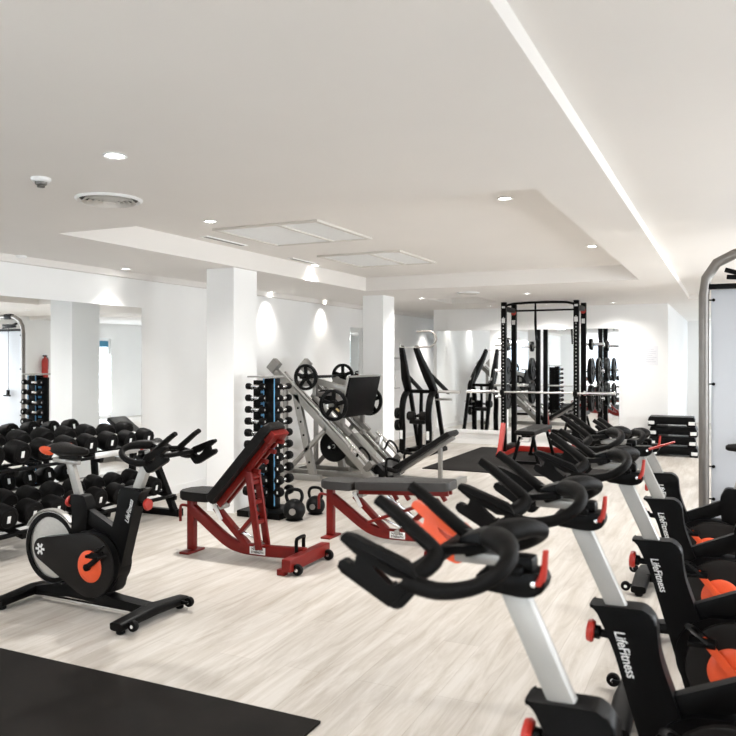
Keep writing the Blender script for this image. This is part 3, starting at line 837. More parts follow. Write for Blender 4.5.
# ================================================================== LEG PRESS
# local x runs from the tall weight end (left) to the backrest (right)
LPX, LPY, LPR = -5.0, 8.4, 0.0
lp = thing('leg_press_machine', 'silver leg press machine with slanted rails and a black foot platform', 'leg press', (LPX, LPY, 0), LPR)
W = .38   # half spacing of the rails
RA = R(43)
def rz_(x): return 1.29 - .935 * x
for sy in (-1, 1):
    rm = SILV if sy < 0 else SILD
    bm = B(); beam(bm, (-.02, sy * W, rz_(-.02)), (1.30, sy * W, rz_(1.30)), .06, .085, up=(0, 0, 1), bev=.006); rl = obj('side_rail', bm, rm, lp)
    bm = B(); beam(bm, (.06, sy * (W - .10), rz_(.06) + .06), (1.24, sy * (W - .10), rz_(1.24) + .06), .03, .03, bev=.012); obj('guide_rod', bm, CHR, lp)
    bm = B(); beam(bm, (.20, sy * (W + .0), rz_(.20) + .085), (1.0, sy * (W + .0), rz_(1.0) + .085), .024, .024, bev=.010)
    for q in (.22, .6, .98): beam(bm, (q, sy * W, rz_(q)), (q + .03, sy * W, rz_(q) + .10), .03, .03)
    obj('stop_rod', bm, STEEL, lp)
    for x in (.30, .62, .84, 1.04):
        bm = B(); box(bm, (x, sy * (W - .05), rz_(x) + .035), (.05, .13, .05), Matrix.Rotation(RA, 3, 'Y'), .006); obj('bracket', bm, SILV, lp)
    bm = B(); box(bm, (-.03, sy * W, rz_(-.03) + .05), (.11, .09, .15), Matrix.Rotation(RA, 3, 'Y'), .008); obj('rail_end_block', bm, SILV, lp)
    bm = B(); beam(bm, (.13, sy * W, .03), (.13, sy * W, rz_(.13)), .05, .05, up=(1, 0, 0)); obj('rear_upright', bm, SILV, lp)
    bm = B(); beam(bm, (.52, sy * W, .04), (.28, sy * W, rz_(.28)), .06, .085, up=(1, 0, 0)); pu = obj('punched_upright', bm, SILV, lp)
    bm = B()
    for z in (.22, .38, .54, .70, .86):
        lathe(bm, [(.001, 0), (.014, 0), (.014, .003), (.001, .003)], (.52 - (z - .04) * .245, -W - .03 if sy < 0 else W - .033, z), (0, -1, 0), 10)
    obj('hole_row', bm, BLK, pu)
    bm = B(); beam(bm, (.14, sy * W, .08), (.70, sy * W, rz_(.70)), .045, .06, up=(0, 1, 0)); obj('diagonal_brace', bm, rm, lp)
    bm = B(); beam(bm, (.0, sy * W, .035), (.62, sy * W, .035), .07, .07); obj('floor_beam', bm, rm, lp)
    bm = B(); sweep(bm, [(.98, sy * (W + .05), rz_(.98) + .16), (1.26, sy * (W + .05), rz_(1.26) + .16)], .024, n=12); beam(bm, (1.02, sy * W, rz_(1.02)), (1.05, sy * (W + .04), rz_(1.05) + .16), .03, .03); obj('shock_tube', bm, CHR, lp)
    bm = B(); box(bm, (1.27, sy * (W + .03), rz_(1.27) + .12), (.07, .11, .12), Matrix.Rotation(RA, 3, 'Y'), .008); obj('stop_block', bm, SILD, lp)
    bm = B(); sweep(bm, [(1.10, sy * (W + .02), rz_(1.10) + .06), (1.16, sy * (W + .03), rz_(1.10) + .17), (1.26, sy * (W + .03), rz_(1.18) + .16), (1.30, sy * (W + .02), rz_(1.26) + .06)], .014, n=8, smooth=4); obj('stop_handle', bm, BLK, lp)
    # spring-like dark coil beside the foot of each rail
    bm = B(); box(bm, (1.33, sy * (W - .12), .14), (.16, .10, .12), Matrix.Rotation(RA, 3, 'Y'), .02); obj('rubber_stop', bm, RUB, lp)
for (x, z) in ((.0, .035), (.13, 1.14), (1.30, .085)):
    bm = B(); beam(bm, (x, -W, z), (x, W, z), .07, .07); obj('crossmember', bm, SILV, lp)
bm = B(); beam(bm, (.45, 0, .86), (1.30, 0, .09), .09, .07); beam(bm, (.45, -.3, .86), (.45, .3, .86), .05, .05); obj('spine', bm, SILD, lp)
# carriage
bm = B()
for sy in (-1, 1):
    beam(bm, (.44, sy * .27, 1.02), (.95, sy * .27, .56), .05, .05)
    beam(bm, (.46, sy * .24, 1.19), (.99, sy * .24, 1.06), .05, .07)
    beam(bm, (.48, sy * .27, 1.0), (.48, sy * .27, 1.23), .05, .05)
    beam(bm, (.85, sy * .27, .66), (.85, sy * .27, 1.08), .05, .05)
beam(bm, (.48, -.30, 1.02), (.48, .30, 1.02), .05, .05); beam(bm, (.85, -.30, .80), (.85, .30, .80), .05, .05)
obj('carriage', bm, SILV, lp)
bm = B(); sweep(bm, [(.48, -.62, 1.235), (.48, .56, 1.235)], .018, n=12); obj('upper_weight_bar', bm, BLK, lp)
bm = B(); sweep(bm, [(.85, -.66, .915), (.85, .58, .915)], .020, n=12); obj('lower_weight_bar', bm, STEEL, lp)
# foot platform
bm = B()
box(bm, (0, 0, 0), (.035, .84, .49), bev=.01)
bmesh.ops.rotate(bm, verts=bm.verts, matrix=Matrix.Rotation(R(13), 3, 'Y'), cent=(0, 0, 0))
bmesh.ops.translate(bm, verts=bm.verts, vec=(.965, 0, 1.0)); obj('foot_platform', bm, RUB, lp)
bm = B(); beam(bm, (1.02, -.43, 1.245), (1.02, .43, 1.245), .04, .022); beam(bm, (1.0, -.43, 1.24), (.90, -.43, .78), .03, .02, up=(0, 1, 0)); obj('platform_rim', bm, SILV, lp)
# seat and back
bm = B(); box(bm, (0, 0, 0), (.84, .36, .065), Matrix.Rotation(R(-33), 3, 'Y'), .025)
bmesh.ops.translate(bm, verts=bm.verts, vec=(1.79, 0, .38)); obj('back_pad', bm, PAD, lp)
bm = B(); box(bm, (0, 0, 0), (.26, .38, .06), Matrix.Rotation(R(12), 3, 'Y'), .022)
bmesh.ops.translate(bm, verts=bm.verts, vec=(1.38, 0, .17)); obj('seat_pad', bm, PAD, lp)
bm = B()
beam(bm, (1.40, 0, .07), (2.14, 0, .55), .08, .05); beam(bm, (1.98, 0, .05), (1.98, 0, .42), .045, .045, up=(1, 0, 0)); beam(bm, (.0, 0, .035), (2.18, 0, .035), .08, .07); beam(bm, (2.16, -.3, .035), (2.16, .3, .035), .09, .07)
obj('back_frame', bm, SILV, lp)
for sy in (-1, 1):
    bm = B(); sweep(bm, [(1.42, sy * .10, .07), (1.42, sy * .27, .1), (1.42, sy * .27, .28), (1.50, sy * .27, .30), (1.58, sy * .27, .27)], .015, n=8, smooth=4); obj('hand_grip', bm, BLKP, lp)
M_LP = Matrix.Translation((LPX, LPY, 0)) @ Matrix.Rotation(LPR, 4, 'Z')
def lpw(p): return tuple(M_LP @ V(*p))
GP = 'plates on the leg press'
plate('open', .155, lpw((.48, -.50, 1.235)), R(90), 'open-spoke black plate on upper bar of leg press, near side', GP)
plate('open', .155, lpw((.48, .46, 1.235)), R(90), 'open-spoke black plate on upper bar of leg press, far side', GP)
plate('open', .185, lpw((.85, -.50, .915)), -R(90), 'larger open-spoke plate with a gold mark on lower bar of leg press', GP, gold=True)
plate('open', .185, lpw((.85, .47, .915)), R(90), 'large open-spoke black plate behind the black foot platform of leg press', GP)
for (x, z, rr, lab) in ((.33, .84, .22, 'solid black plate stored on the upper peg of the leg press'), (.45, .34, .20, 'solid black plate stored on the lower peg of the leg press')):
    bm = B(); sweep(bm, [(x, W, z), (x, W - .24, z)], .02, n=10); obj('storage_peg', bm, CHR, lp)
    plate('solid', rr, lpw((x, W - .10, z)), R(90), lab, GP)

# grey gym ball behind the leg press
bm = B(); lathe(bm, [(.001, -.24)] + [(.24 * math.cos(R(a)), .24 * math.sin(R(a)) + (.002 if (a // 6) % 2 else 0)) for a in range(-84, 85, 6)] + [(.001, .24)], (-4.42, 9.13, .24), (.2, .1, 1), 36)
tag(obj('gym_ball', bm, BALLM, ang=60), 'grey gym ball on the floor behind the leg press rails', 'ball')

# ================================================================== LAT MACHINE
LMX, LMY = -4.30, 11.1
lm = thing('pulldown_machine', 'black plate-loaded pulldown machine with two tall slanted arms before the corridor', 'weight machine', (LMX, LMY, 0), 0)
for sy, tx in ((-1, -.08), (1, .145)):
    x0 = sy * .215
    bm = B(); sweep(bm, [(x0, -.26, .03), (x0, -.24, .35), (x0, -.27, .60), (x0, -.20, .84), (x0, -.06, .94), (x0, .05, .95)], .035, .045, n=12, up=(1, 0, 0), sq=True, smooth=5); obj('curved_leg', bm, BLK, lm)
    bm = B(); beam(bm, (x0, .44, .03), (x0, .06, .97), .055, .06, up=(0, 1, 0)); obj('rear_leg', bm, BLK, lm)
    bx = x0
    # slanted lever arm, tapering upward
    bm = B()
    sweep(bm, [(tx, -.60, 1.62), (tx * .7 + bx * .3, -.42, 1.40), (bx * .7 + tx * .3, -.22, 1.18), (bx, .0, .95)], [.045, .055, .065, .055], [.034, .045, .06, .05], n=12, up=(1, 0, 0), sq=True, smooth=3)
    ar = obj('lever_arm', bm, BLK, lm)
    bm = B(); beam(bm, (bx * .8 + tx * .2, -.22, 1.24), (bx + .10, .36, .92), .045, .05); obj('counter_arm', bm, BLK, ar)
    bm = B(); lathe(bm, [(.001, -.05), (.035, -.05), (.035, .05), (.001, .05)], (bx, -.06, 1.06), (0, 1, 0), 16); obj('pivot_hub', bm, STEEL, ar)
    bm = B(); lathe(bm, [(.001, -.06), (.055, -.06), (.07, -.045), (.07, .045), (.055, .06), (.001, .06)], (sy * .10, -.17, .58), (1, 0, 0), 18); obj('thigh_roller', bm, PAD, lm)
    bm = B(); beam(bm, (x0, -.32, .03), (x0, .50, .03), .07, .06); obj('floor_beam', bm, BLK, lm)
    bm = B(); box(bm, (x0, -.295, .30), (.045, .006, .13), bev=.002); obj('instruction_label', bm, LOGO, lm)
bm = B(); sweep(bm, [(.20, .02, .95), (.62, .02, .95)], .022, n=10); obj('weight_horn', bm, STEEL, lm)
bm = B(); sweep(bm, [(.20, .1, .83), (.46, .1, .83)], .018, n=10); obj('weight_horn', bm, STEEL, lm)
bm = B(); sweep(bm, [(.145, -.60, 1.62), (.29, -.60, 1.625), (.38, -.6, 1.63), (.45, -.6, 1.70), (.455, -.6, 1.76), (.40, -.6, 1.845), (.31, -.6, 1.855), (.16, -.6, 1.85)], .014, n=10, smooth=4); obj('hooked_handle', bm, GREYT, lm)
bm = B(); beam(bm, (-.10, -.6, 1.625), (.16, -.6, 1.625), .016, .012); beam(bm, (-.10, -.6, 1.60), (-.10, -.6, 1.69), .014, .014, up=(0, 1, 0)); obj('linking_bar', bm, STEEL, lm)
bm = B(); beam(bm, (-.22, -.05, .05), (.22, -.05, .05), .055, .055); beam(bm, (0, -.05, .05), (0, -.05, .46), .055, .055, up=(0, 1, 0)); obj('seat_frame', bm, BLK, lm)
bm = B(); beam(bm, (-.22, .42, .05), (.22, .42, .05), .055, .055); obj('rear_crossbar', bm, BLK, lm)
bm = B(); beam(bm, (-.22, .0, .95), (.22, .0, .95), .055, .055); beam(bm, (0, 0, .95), (0, -.02, .58), .045, .045, up=(0, 1, 0)); beam(bm, (0, .02, .60), (0, -.17, .58), .04, .04); beam(bm, (-.15, -.17, .58), (.15, -.17, .58), .028, .028); beam(bm, (0, -.03, .44), (0, .0, .66), .045, .045, up=(0, 1, 0)); obj('cross_frame', bm, BLK, lm)
bm = B(); box(bm, (0, -.06, .49), (.26, .28, .065), bev=.025); obj('seat_pad', bm, PAD, lm)
for z in (.44, .62):
    bm = B(); sweep(bm, [(-.215, -.24, z), (-.42, -.24, z)], .016, n=10); obj('storage_peg', bm, STEEL, lm)
plate('solid', .085, (LMX - .29, LMY - .24, .62), 0, 'small black plate on the upper side peg of the pulldown machine', 'plates on the pulldown machine', .06)
plate('solid', .085, (LMX - .29, LMY - .24, 0.44), 0, 'small black plate on the lower side peg of the pulldown machine', 'plates on the pulldown machine', .06)

# ================================================================== POWER RACK
RX0, RX1, RY0, RY1 = -3.04, -1.98, 11.25, 11.85
rcx, rcy = (RX0 + RX1) / 2, (RY0 + RY1) / 2
pr = thing('power_rack', 'black power rack with red feet in front of the back mirror', 'power rack', (rcx, rcy, 0))
hx, hy = (RX1 - RX0) / 2, (RY1 - RY0) / 2
for sx in (-1, 1):
    for sy in (-1, 1):
        bm = B(); x, y = sx * hx, sy * hy
        beam(bm, (x, y, .02), (x, y, 2.295), .075, .075, up=(0, 1, 0))
        up_ = obj('upright', bm, BLK, pr)
        if sy < 0:
            bm = B()
            for k in range(34): lathe(bm, [(.001, 0), (.008, 0), (.008, .002), (.001, .002)], (x, y - .0375, .35 + k * .052), (0, -1, 0), 8)
            obj('hole_row', bm, STEEL, up_)
        bm = B(); box(bm, (x, y - (.039 if sy < 0 else .039), 2.02), (.05, .003, .07)); obj('white_label', bm, LOGO, up_)
        bm = B(); box(bm, (x, y - .039, 2.22), (.05, .003, .03)); obj('white_label', bm, LOGO, up_)
    bm = B(); beam(bm, (sx * hx, -hy, 2.2), (sx * hx, hy, 2.2), .06, .07); beam(bm, (sx * hx, -hy, .12), (sx * hx, hy, .12), .06, .07); obj('side_tie', bm, BLK, pr)
    # red flared feet
    bm = B(); beam(bm, (sx * hx, -hy - .30, .04), (sx * hx, hy + .1, .04), .08, .07)
    prism(bm, [(-hy - .28, .04), (-hy - .22, .04), (-hy - .02, .42), (-hy - .045, .50)], sx * hx - .035, sx * hx + .035, plane='yz'); obj('red_foot', bm, REDB, pr)
    # storage pegs (two heights + one high) facing outward
    for z in (1.67, 1.27, .86):
        bm = B(); sweep(bm, [(sx * (hx + .03), hy, z), (sx * (hx + .30), hy, z)], .024, n=12); obj('storage_peg', bm, CHR, pr)
    # red round emblem near the top
    bm = B(); lathe(bm, [(.001, 0), (.04, 0), (.04, .008), (.001, .008)], (sx * hx + (.06 if sx < 0 else .0), (-hy - .04) if sx < 0 else (hy - .045), 2.17), (0, -1, 0), 20)
    if sx < 0: bmesh.ops.translate(bm, verts=bm.verts, vec=(-.06, hy * 2, 0))
    eb = obj('red_emblem', bm, REDB, pr)
    # bar catches
    bm = B(); box(bm, (sx * hx, -hy - .075, .93), (.06, .09, .03), bev=.004); box(bm, (sx * hx, -hy - .115, .965), (.06, .02, .06), bev=.004); obj('bar_hook', bm, BLK, pr)
bm = B(); beam(bm, (-hx, hy, .06), (hx, hy, .06), .07, .08); obj('rear_base_bar', bm, REDB, pr)
bm = B(); sweep(bm, [(-hx, -hy, 2.19), (-hx + .14, -hy, 2.27), (hx - .14, -hy, 2.27), (hx, -hy, 2.19)], .018, n=10, smooth=3); obj('pull_up_bar', bm, BLK, pr)
bm = B(); sweep(bm, [(-hx, hy, 2.2), (hx, hy, 2.2)], .014, n=10); obj('rear_top_bar', bm, BLK, pr)
bm = B(); sweep(bm, [(-.06, -hy, 2.27), (-.06, -hy, 2.0), (-.05, -hy, 1.72)], [.012, .02, .012], n=8); obj('hanging_strap', bm, BLK, pr)

GPR = 'plates on the power rack'
for sx, nm in ((-1, 'left'), (1, 'right')):
    for z, r, hn, th in ((1.67, .09, 'top', .05), (1.27, .20, 'middle', .06), (.86, .20, 'lower', .06)):
        p = (rcx + sx * (hx + .11), rcy + hy, z)
        plate('solid', r, p, 0, 'black plate on the %s peg at the %s side of the power rack' % (hn, nm), GPR, th)
        if sx > 0 and r > .1:
            plate('open', .20, (rcx + sx * (hx + .22), rcy + hy, z), 0, 'open-spoke plate outermost on the %s right peg of the power rack' % hn, GPR, .045)

# barbell
bz, by = .962, RY0 - .085
bar = thing('barbell', 'long steel barbell resting unloaded on the power rack hooks', 'barbell', (rcx, by, bz))
bm = B(); sweep(bm, [(-.66, 0, 0), (.66, 0, 0)], .014, n=12); obj('shaft', bm, STEEL, bar)
for s in (-1, 1):
    bm = B(); sweep(bm, [(s * .655, 0, 0), (s * 1.08, 0, 0)], .025, n=16); lathe(bm, [(.03, -.012), (.04, -.012), (.04, .012), (.03, .012)], (s * .66, 0, 0), (1, 0, 0), 18); obj('sleeve', bm, CHR, bar)

# flat bench within the rack
fb = thing('flat_bench', 'flat black bench standing on the mat in front of the power rack', 'weight bench', (-2.52, 10.95, 0))
bm = B(); box(bm, (0, 0, .44), (.28, 1.15, .065), bev=.022); obj('bench_pad', bm, PAD, fb)
bm = B(); box(bm, (0, 0, .395), (.12, 1.0, .04), bev=.004); obj('bench_rail', bm, BLK, fb)
for sy in (-1, 1):
    bm = B()
    for sx in (-1, 1): beam(bm, (sx * .09, sy * .45, .38), (sx * .17, sy * .5, .03), .04, .05, up=(0, 1, 0))
    beam(bm, (-.2, sy * .5, .025), (.2, sy * .5, .025), .05, .05); obj('leg', bm, BLK, fb)
bm = B(); sweep(bm, [(-.06, -.54, .33), (-.06, -.58, .33), (.06, -.58, .33), (.06, -.54, .33)], .012, n=8); beam(bm, (-.06, -.46, .36), (-.06, -.56, .33), .02, .02); beam(bm, (.06, -.46, .36), (.06, -.56, .33), .02, .02); obj('carry_handle', bm, STEEL, fb)

# ================================================================== MATS
bm = B(); box(bm, (-3.2, 1.35, .006), (3.46, 2.68, .012), bev=.003); tag(obj('floor_mat', bm, MATF), 'large black rubber mat lying in the lower left corner', 'mat')
bm = B(); box(bm, (-2.42, 10.85, .006), (2.5, 2.7, .012), bev=.003); tag(obj('floor_mat', bm, MATF), 'black rubber mat under the power rack and flat bench', 'mat')

# ================================================================== STEP STACK
step0 = None
for k in range(4):
    z = k * .148
    lab = 'black aerobic step %s in the stack at the back wall' % ['lowest', 'second from the floor', 'third from the floor', 'topmost'][k]
    p = (-.76 + (.02, -.01, .01, -.02)[k], 12.42, z)
    if step0 is None:
        step0 = thing('aerobic_step', lab, 'exercise step', p, 0, 'stacked aerobic steps')
        bm = B(); prism(bm, rounded([(-.33, .085), (-.31, .145), (.31, .145), (.33, .085), (.30, .075), (-.30, .075)], .01), -.19, .19, .006)
        prism(bm, rounded([(-.30, .09), (.30, .09), (.31, .03), (-.31, .03)], .01), -.165, .165, .006); obj('platform', bm, BLKP, step0)
        for sx in (-1, 1):
            bm = B(); box(bm, (sx * .27, 0, .03), (.12, .35, .06), bev=.012); obj('foot', bm, BLKP, step0)
            bm = B(); box(bm, (sx * .28, -.18, .055), (.085, .03, .05), bev=.004); obj('white_corner', bm, LOGO, step0)
    else:
        dup(step0, lab, p, R((0, 1, -1, 1.5)[k]), group='stacked aerobic steps')

# notice on the back wall
nt_ = thing('wall_notice', 'pale printed notice stuck on the back wall above the steps', 'notice', (-1.10, BK - .003, 1.50))
boxo('sheet', (0, 0, 0), (.21, .002, .30), PAPER, nt_, 0)
bm = B()
for k, wd in enumerate((.12, .16, .15, .10, .16, .13, .15)):
    box(bm, (-.08 + wd / 2, -.0016, .10 - k * .032), (wd, .001, .008))
obj('printed_lines', bm, INK, nt_)

# ================================================================== CABLE MACHINES
def cable_machine(label, p):
    t = thing('cable_machine', label, 'cable machine', p, 0, None)
    WD = 1.15
    bm = B(); sweep(bm, [(0, 0, .02), (0, 0, 1.0), (0, 0, 1.88), (.015, 0, 2.0), (.08, 0, 2.1), (.19, 0, 2.155), (.30, 0, 2.17), (WD - .3, 0, 2.17), (WD - .19, 0, 2.155), (WD - .08, 0, 2.1), (WD - .015, 0, 2.0), (WD, 0, 1.88), (WD, 0, 1.0), (WD, 0, .02)], .034, n=16)
    obj('arch_frame', bm, GREYT, t)
    bm = B(); box(bm, (WD / 2, .01, 1.02), (WD - .09, .012, 1.80), bev=.003); pn = obj('frosted_panel', bm, FROST, t)
    for z in (.5, .72, 1.28, 1.85):
        for x in (.06, WD - .06):
            bm = B(); lathe(bm, [(.001, 0), (.011, 0), (.011, .012), (.001, .016)], (x, .004, z), (0, -1, 0), 10); sweep(bm, [(x - (.03 if x < .5 else -.03), 0, z), (x, 0, z)], .005, n=6); obj('panel_bolt', bm, BLKP, pn)
    bm = B(); beam(bm, (.02, 0, 1.94), (WD - .02, 0, 1.94), .05, .035); obj('top_crossbar', bm, BLK, t)
    bm = B(); beam(bm, (.02, 0, .08), (WD - .02, 0, .08), .06, .08); obj('bottom_crossbar', bm, BLK, t)
    for x in (0, WD):
        bm = B(); beam(bm, (x, -.30, .03), (x, .40, .03), .08, .06); obj('floor_foot', bm, GREYT, t)
    bm = B(); box(bm, (.34, -.0, 2.17), (.16, .09, .09), bev=.015); obj('pulley_housing', bm, BLK, t)
    bm = B()
    beam(bm, (.13, -.02, 2.05), (.22, -.02, 2.02), .04, .03); beam(bm, (.20, -.02, 2.02), (.45, -.02, 2.02), .05, .04); beam(bm, (.14, -.03, 2.0), (.45, -.03, 1.975), .03, .03)
    obj('pulley_bracket', bm, BLKP, t)
    bm = B(); sweep(bm, [(.30, -.04, 2.0), (.30, -.04, .9)], .004, n=6); sweep(bm, [(.82, -.04, 2.0), (.82, -.04, .5)], .004, n=6); obj('cable', bm, BLKP, t)
    # weight stack behind the panel, seat in front
    bm = B()
    for k in range(14): box(bm, (.575, .16, .14 + k * .045), (.36, .14, .038), bev=.003)
    obj('weight_stack', bm, IRON, t)
    bm = B(); sweep(bm, [(.48, .16, .1), (.48, .16, 1.93)], .012, n=8); sweep(bm, [(.67, .16, .1), (.67, .16, 1.93)], .012, n=8); box(bm, (.575, .13, 1.935), (.36, .1, .03)); box(bm, (.575, .14, .1), (.36, .2, .03)); obj('guide_rods', bm, CHR, t)
    bm = B(); box(bm, (.30, -.05, .88), (.05, .04, .1), bev=.01); beam(bm, (.22, -.07, .83), (.38, -.07, .83), .025, .025); obj('cable_handle', bm, BLKP, t)
    return t
c1 = cable_machine('grey arched cable machine with frosted panel at the right edge', (-.155, 5.72, 0))
c2 = dup(c1, 'farther grey arched cable machine, seen in the left wall mirror', (-.02, 9.25, 0), 0)
c1['group'] = c2['group'] = 'arched cable machines'

# fire extinguisher and exit-side fittings on the right wall (seen in the mirror)
fe = thing('fire_extinguisher', 'red fire extinguisher hung on the right wall, seen in the mirror', 'fire extinguisher', (RW - .09, 12.35, 1.02))
bm = B(); lathe(bm, [(.001, 0), (.06, 0), (.068, .012), (.068, .38), (.05, .44), (.02, .46), (.02, .49), (.001, .49)], (0, 0, 0), (0, 0, 1), 24); obj('cylinder_body', bm, REDB, fe)
bm = B(); box(bm, (0, 0, .50), (.03, .1, .03), bev=.004); sweep(bm, [(0, .03, .48), (0, .09, .42), (0, .085, .2)], .01, n=8, smooth=3); obj('valve_and_hose', bm, BLKP, fe)
bm = B(); box(bm, (.078, 0, .3), (.022, .06, .12)); obj('wall_bracket', bm, STEEL, fe)

# white wall units at the corridor
wu = thing('hand_dryer', 'white boxy unit high on left wall beyond the second pillar', 'wall unit', (LW + .06, 12.45, 1.64))
boxo('casing', (0, 0, 0), (.12, .46, .34), TRIMW, wu, .02); boxo('lower_grille', (0, 0, -.175), (.08, .4, .012), SILV, wu, .002)
wu = thing('towel_dispenser', 'white towel dispenser on left wall below the boxy unit', 'dispenser', (LW + .06, 12.55, 1.1))
boxo('casing', (0, 0, 0), (.12, .28, .32), TRIMW, wu, .02); boxo('outlet', (.0, 0, -.162), (.07, .2, .01), BLKP, wu, .001)

# ================================================================== CEILING FITTINGS
def px_ceiling(px, py, z):
    """where the line of sight through a photograph position meets the ceiling plane"""
    f = 769; d = f * (z - 1.45) / (359 - py); xr = (px - 368) / f * d
    a = R(25.15)
    return (xr * math.cos(a) - d * math.sin(a), xr * math.sin(a) + d * math.cos(a))
dl0 = None
def downlight(x, y, z, label, power=40, spread=150, blend=.8):
    global dl0
    if dl0 is None:
        t = thing('downlight', label, 'ceiling light', (x, y, z), 0, 'recessed ceiling downlights')
        bm = B(); lathe(bm, [(.048, 0), (.052, -.006), (.045, -.008), (.036, -.003), (.036, 0)], (0, 0, 0), (0, 0, 1), 28, cap=False); obj('trim_ring', bm, TRIMW, t)
        bm = B(); lathe(bm, [(.001, -.003), (.036, -.003), (.036, -.001), (.001, -.001)], (0, 0, 0), (0, 0, 1), 24); obj('bulb_face', bm, LAMP, t)
        dl0 = t
    else:
        t = dup(dl0, label, (x, y, z), 0)
    l = bpy.data.lights.new('downlight_lamp', 'SPOT'); l.energy = power * (.66 if y < 3.5 else 1.5); l.color = (1.0, 0.965, 0.925)
    l.spot_size = R(spread); l.spot_blend = 1.0; l.shadow_soft_size = .07
    lo = bpy.data.objects.new('downlight_lamp', l); COL.objects.link(lo); lo.location = (0, 0, -.02); lo.parent = t
    return t
P_ = 62
x, y = px_ceiling(115, 155, C1); downlight(x, y, C1, 'nearest downlight, above the round vent at upper left', P_)
x, y = px_ceiling(125.6, 268.5, C1); downlight(x, y, C1, 'downlight close to the left wall above the long mirror', P_ * .38, 100)
x, y = px_ceiling(272, 292, C1); downlight(x, y, C1, 'downlight by left wall just right of the first pillar', P_ * .38, 100)
x, y = px_ceiling(325, 300, C1); downlight(x, y, C1, 'downlight by left wall just short of the second pillar', P_ * .38, 100)
x, y = px_ceiling(210, 221, C2); downlight(x, y, C2, 'downlight at left in the recessed ceiling beside the slatted panel', P_ * 1.6)
x, y = px_ceiling(505, 198, C2); downlight(x, y, C2, 'downlight at the right front corner of the recessed ceiling', P_)
x, y = px_ceiling(592, 246, C2); downlight(min(x, CX1 - .08), y, C2, 'downlight against the right edge of the recessed ceiling', P_)
x, y = px_ceiling(315, 265, C2); downlight(x, y, C2, 'downlight between the two slatted ceiling panels', P_ * .7, 120)
x, y = px_ceiling(421.5, 298, C1); downlight(x, y, C1, 'downlight above the pulldown machine near the far ceiling vent', P_)
x, y = px_ceiling(526.7, 293.5, C1); downlight(x, y, C1, 'downlight above the power rack', P_)
for i, (x, y) in enumerate(((-4.9, 3.0), (-3.2, .6), (-.9, .5), (-1.5, .0), (-4.6, .4), (-3.5, 12.1), (-2.6, 12.2), (-1.6, 12.2), (-5.05, 14.0))):  # last one added to brighten the dim corridor
    downlight(x, y, C1, ['downlight above the near end of the dumbbell rack', 'downlight over the large floor mat', 'downlight over the nearest open floor', 'downlight beside the camera', 'downlight over the corner behind the mat', 'downlight at the left over the back mirror', 'downlight at the middle over the back mirror', 'downlight at the right over the back mirror', 'downlight at the mouth of the corridor'][i], P_ if i < 5 else (34, 34, 34, 45)[i - 5], 150 if i < 8 else 95)
for i, (x, y) in enumerate(((.9, 1.2), (.9, 3.6), (.9, 7.4), (1.2, 10.4), (2.2, 5.6), (.0, 10.8))):
    downlight(x, y, C3, ['downlight above the nearest spin bikes', 'downlight above the middle spin bikes', 'downlight between the two cable machines', 'downlight past the farther cable machine', 'downlight along the right wall', 'downlight over the floor before the steps'][i], P_)
for i, (x, y) in enumerate(((.8, 14.2), (.8, 16.8))):
    downlight(x, y, C1, ['downlight in the recess near the glazed door', 'downlight deep in the far recess'][i], P_)

# round vents
def round_vent(x, y, z, r, label):
    t = thing('ceiling_vent', label, 'ceiling vent', (x, y, z), 0, None)
    bm = B(); lathe(bm, [(r * .86, 0), (r, 0), (r, -.006), (r * .93, -.014), (r * .86, -.004), (r * .86, 0)], (0, 0, 0), (0, 0, 1), 40, cap=False); obj('outer_ring', bm, TRIMW, t)
    for k in range(4):
        q = r * (.80 - k * .16)
        bm = B(); lathe(bm, [(q, -.020), (q - r * .09, -.003), (q - r * .10, -.004), (q - r * .012, -.022), (q, -.020)], (0, 0, 0), (0, 0, 1), 36, cap=False); obj('louvre_ring', bm, GRILLE, t)
    bm = B(); lathe(bm, [(.001, -.002), (r * .86, -.002), (r * .86, 0), (.001, 0)], (0, 0, 0), (0, 0, 1), 32); obj('dark_duct', bm, mat('duct_dark', (.10, .095, .085), .9), t)
    bm = B(); lathe(bm, [(.001, -.02), (r * .17, -.024), (r * .19, -.02), (.02, -.004), (.001, -.004)], (0, 0, 0), (0, 0, 1), 24); obj('centre_cap', bm, GRILLE, t)
x, y = px_ceiling(109, 199, C1); round_vent(x, y, C1, .175, 'round louvred vent at upper left in the ceiling')
x, y = px_ceiling(468, 292.5, C1); round_vent(x, y, C1, .15, 'small round vent far back, above the pulldown machine')
round_vent(.55, 4.6, C3, .15, 'round vent over the right row of spin bikes')
x, y = px_ceiling(41, 178, C1)
sd_ = thing('smoke_detector', 'small white smoke detector at far left on the ceiling', 'smoke detector', (x, y, C1))
bm = B(); lathe(bm, [(.045, 0), (.045, -.012), (.036, -.02), (.001, -.02)], (0, 0, 0), (0, 0, 1), 24); obj('base', bm, TRIMW, sd_)
bm = B(); lathe(bm, [(.028, -.02), (.026, -.032), (.018, -.036), (.018, -.044), (.001, -.046)], (0, 0, 0), (0, 0, 1), 16); obj('sensor_cage', bm, SILD, sd_)
x, y = px_ceiling(4, 257, C1)
sd_ = thing('smoke_detector', 'second white smoke detector by the left wall above the mirror', 'smoke detector', (x + .2, y, C1))
bm = B(); lathe(bm, [(.045, 0), (.045, -.012), (.036, -.02), (.001, -.02)], (0, 0, 0), (0, 0, 1), 24); obj('base', bm, TRIMW, sd_)

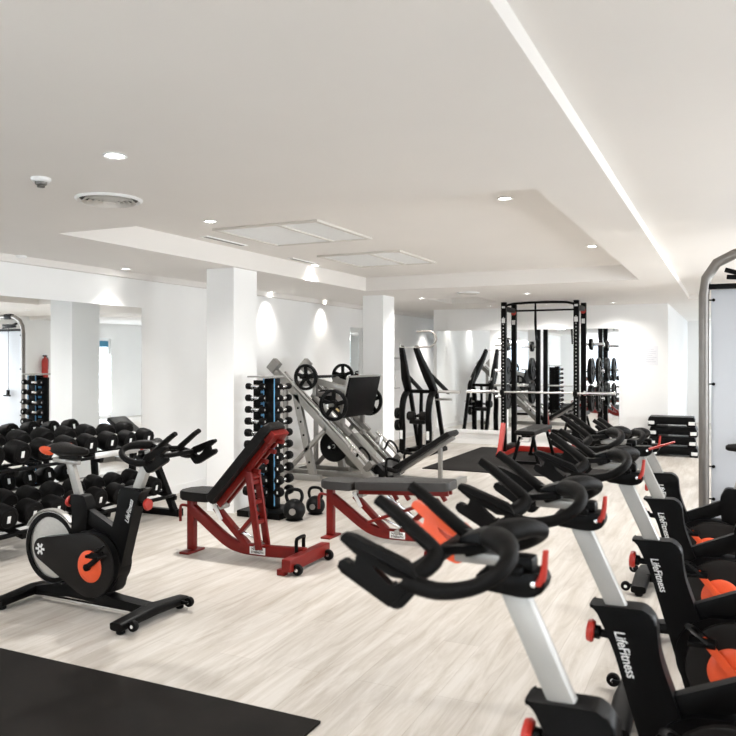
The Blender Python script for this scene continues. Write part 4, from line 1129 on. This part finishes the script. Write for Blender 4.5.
# slatted return-air panels in the coffer
def ac_panel(cs, label, slots):
    pts = [px_ceiling(px, py, C2) for px, py in cs]
    xs = sorted(p[0] for p in pts); ys = sorted(p[1] for p in pts)
    x0, x1 = (xs[0] + xs[1]) / 2, (xs[2] + xs[3]) / 2; y0, y1 = (ys[0] + ys[1]) / 2, (ys[2] + ys[3]) / 2
    cx, cy, sx, sy = (x0 + x1) / 2, (y0 + y1) / 2, x1 - x0, y1 - y0
    t = thing('ceiling_panel', label, 'ceiling grille', (cx, cy, C2), 0, 'slatted ceiling panels')
    bm = B()
    for (a, b_, c, d) in ((0, -sy / 2, sx, .035), (0, sy / 2, sx, .035), (-sx / 2, 0, .035, sy), (sx / 2, 0, .035, sy), (sx * .12, 0, .03, sy)):
        box(bm, (a, b_, -.008), (c + (.03 if d < c else 0), d, .018), bev=.002)
    obj('panel_frame', bm, GRILLE, t)
    bm = B(); box(bm, (0, 0, -.001), (sx - .03, sy - .03, .002)); obj('panel_backing', bm, mat('panel_grey', (.5, .49, .47), .8), t)
    bm = B(); n = 22
    for k in range(n):
        yk = -sy / 2 + sy * (k + .5) / n
        box(bm, (0, yk, -.007), (sx - .04, sy / n * .8, .003), None)
    obj('slats', bm, TRIMW, t)
    for (q0, q1) in slots:
        a, b_ = px_ceiling(*q0, C2), px_ceiling(*q1, C2)
        L = max(abs(a[0] - b_[0]), abs(a[1] - b_[1]), .3)
        px_, py_ = (a[0] + b_[0]) / 2, (a[1] + b_[1]) / 2
        s = thing('slot_vent', 'narrow slot vent left of the %s slatted ceiling panel' % ('nearer' if 'nearer' in label else 'farther'), 'ceiling vent', (px_, py_, C2))
        bm = B(); box(bm, (0, 0, -.004), (.07, L, .008), bev=.001); obj('slot_frame', bm, TRIMW, s)
        bm = B(); box(bm, (0, 0, -.0085), (.035, L - .04, .002)); obj('slot_opening', bm, mat('slot_grey', (.25, .24, .22), .8), s)
    print('panel', label, cx, cy, sx, sy)
ac_panel([(225, 229), (314.5, 218.5), (367, 237), (274, 245.5)], 'nearer slatted return-air panel in the recessed ceiling', [((200, 236), (248, 245))])
ac_panel([(323, 256), (398, 249.5), (434, 262), (359, 266)], 'farther slatted return-air panel in the recessed ceiling', [((286, 258), (318, 263))])
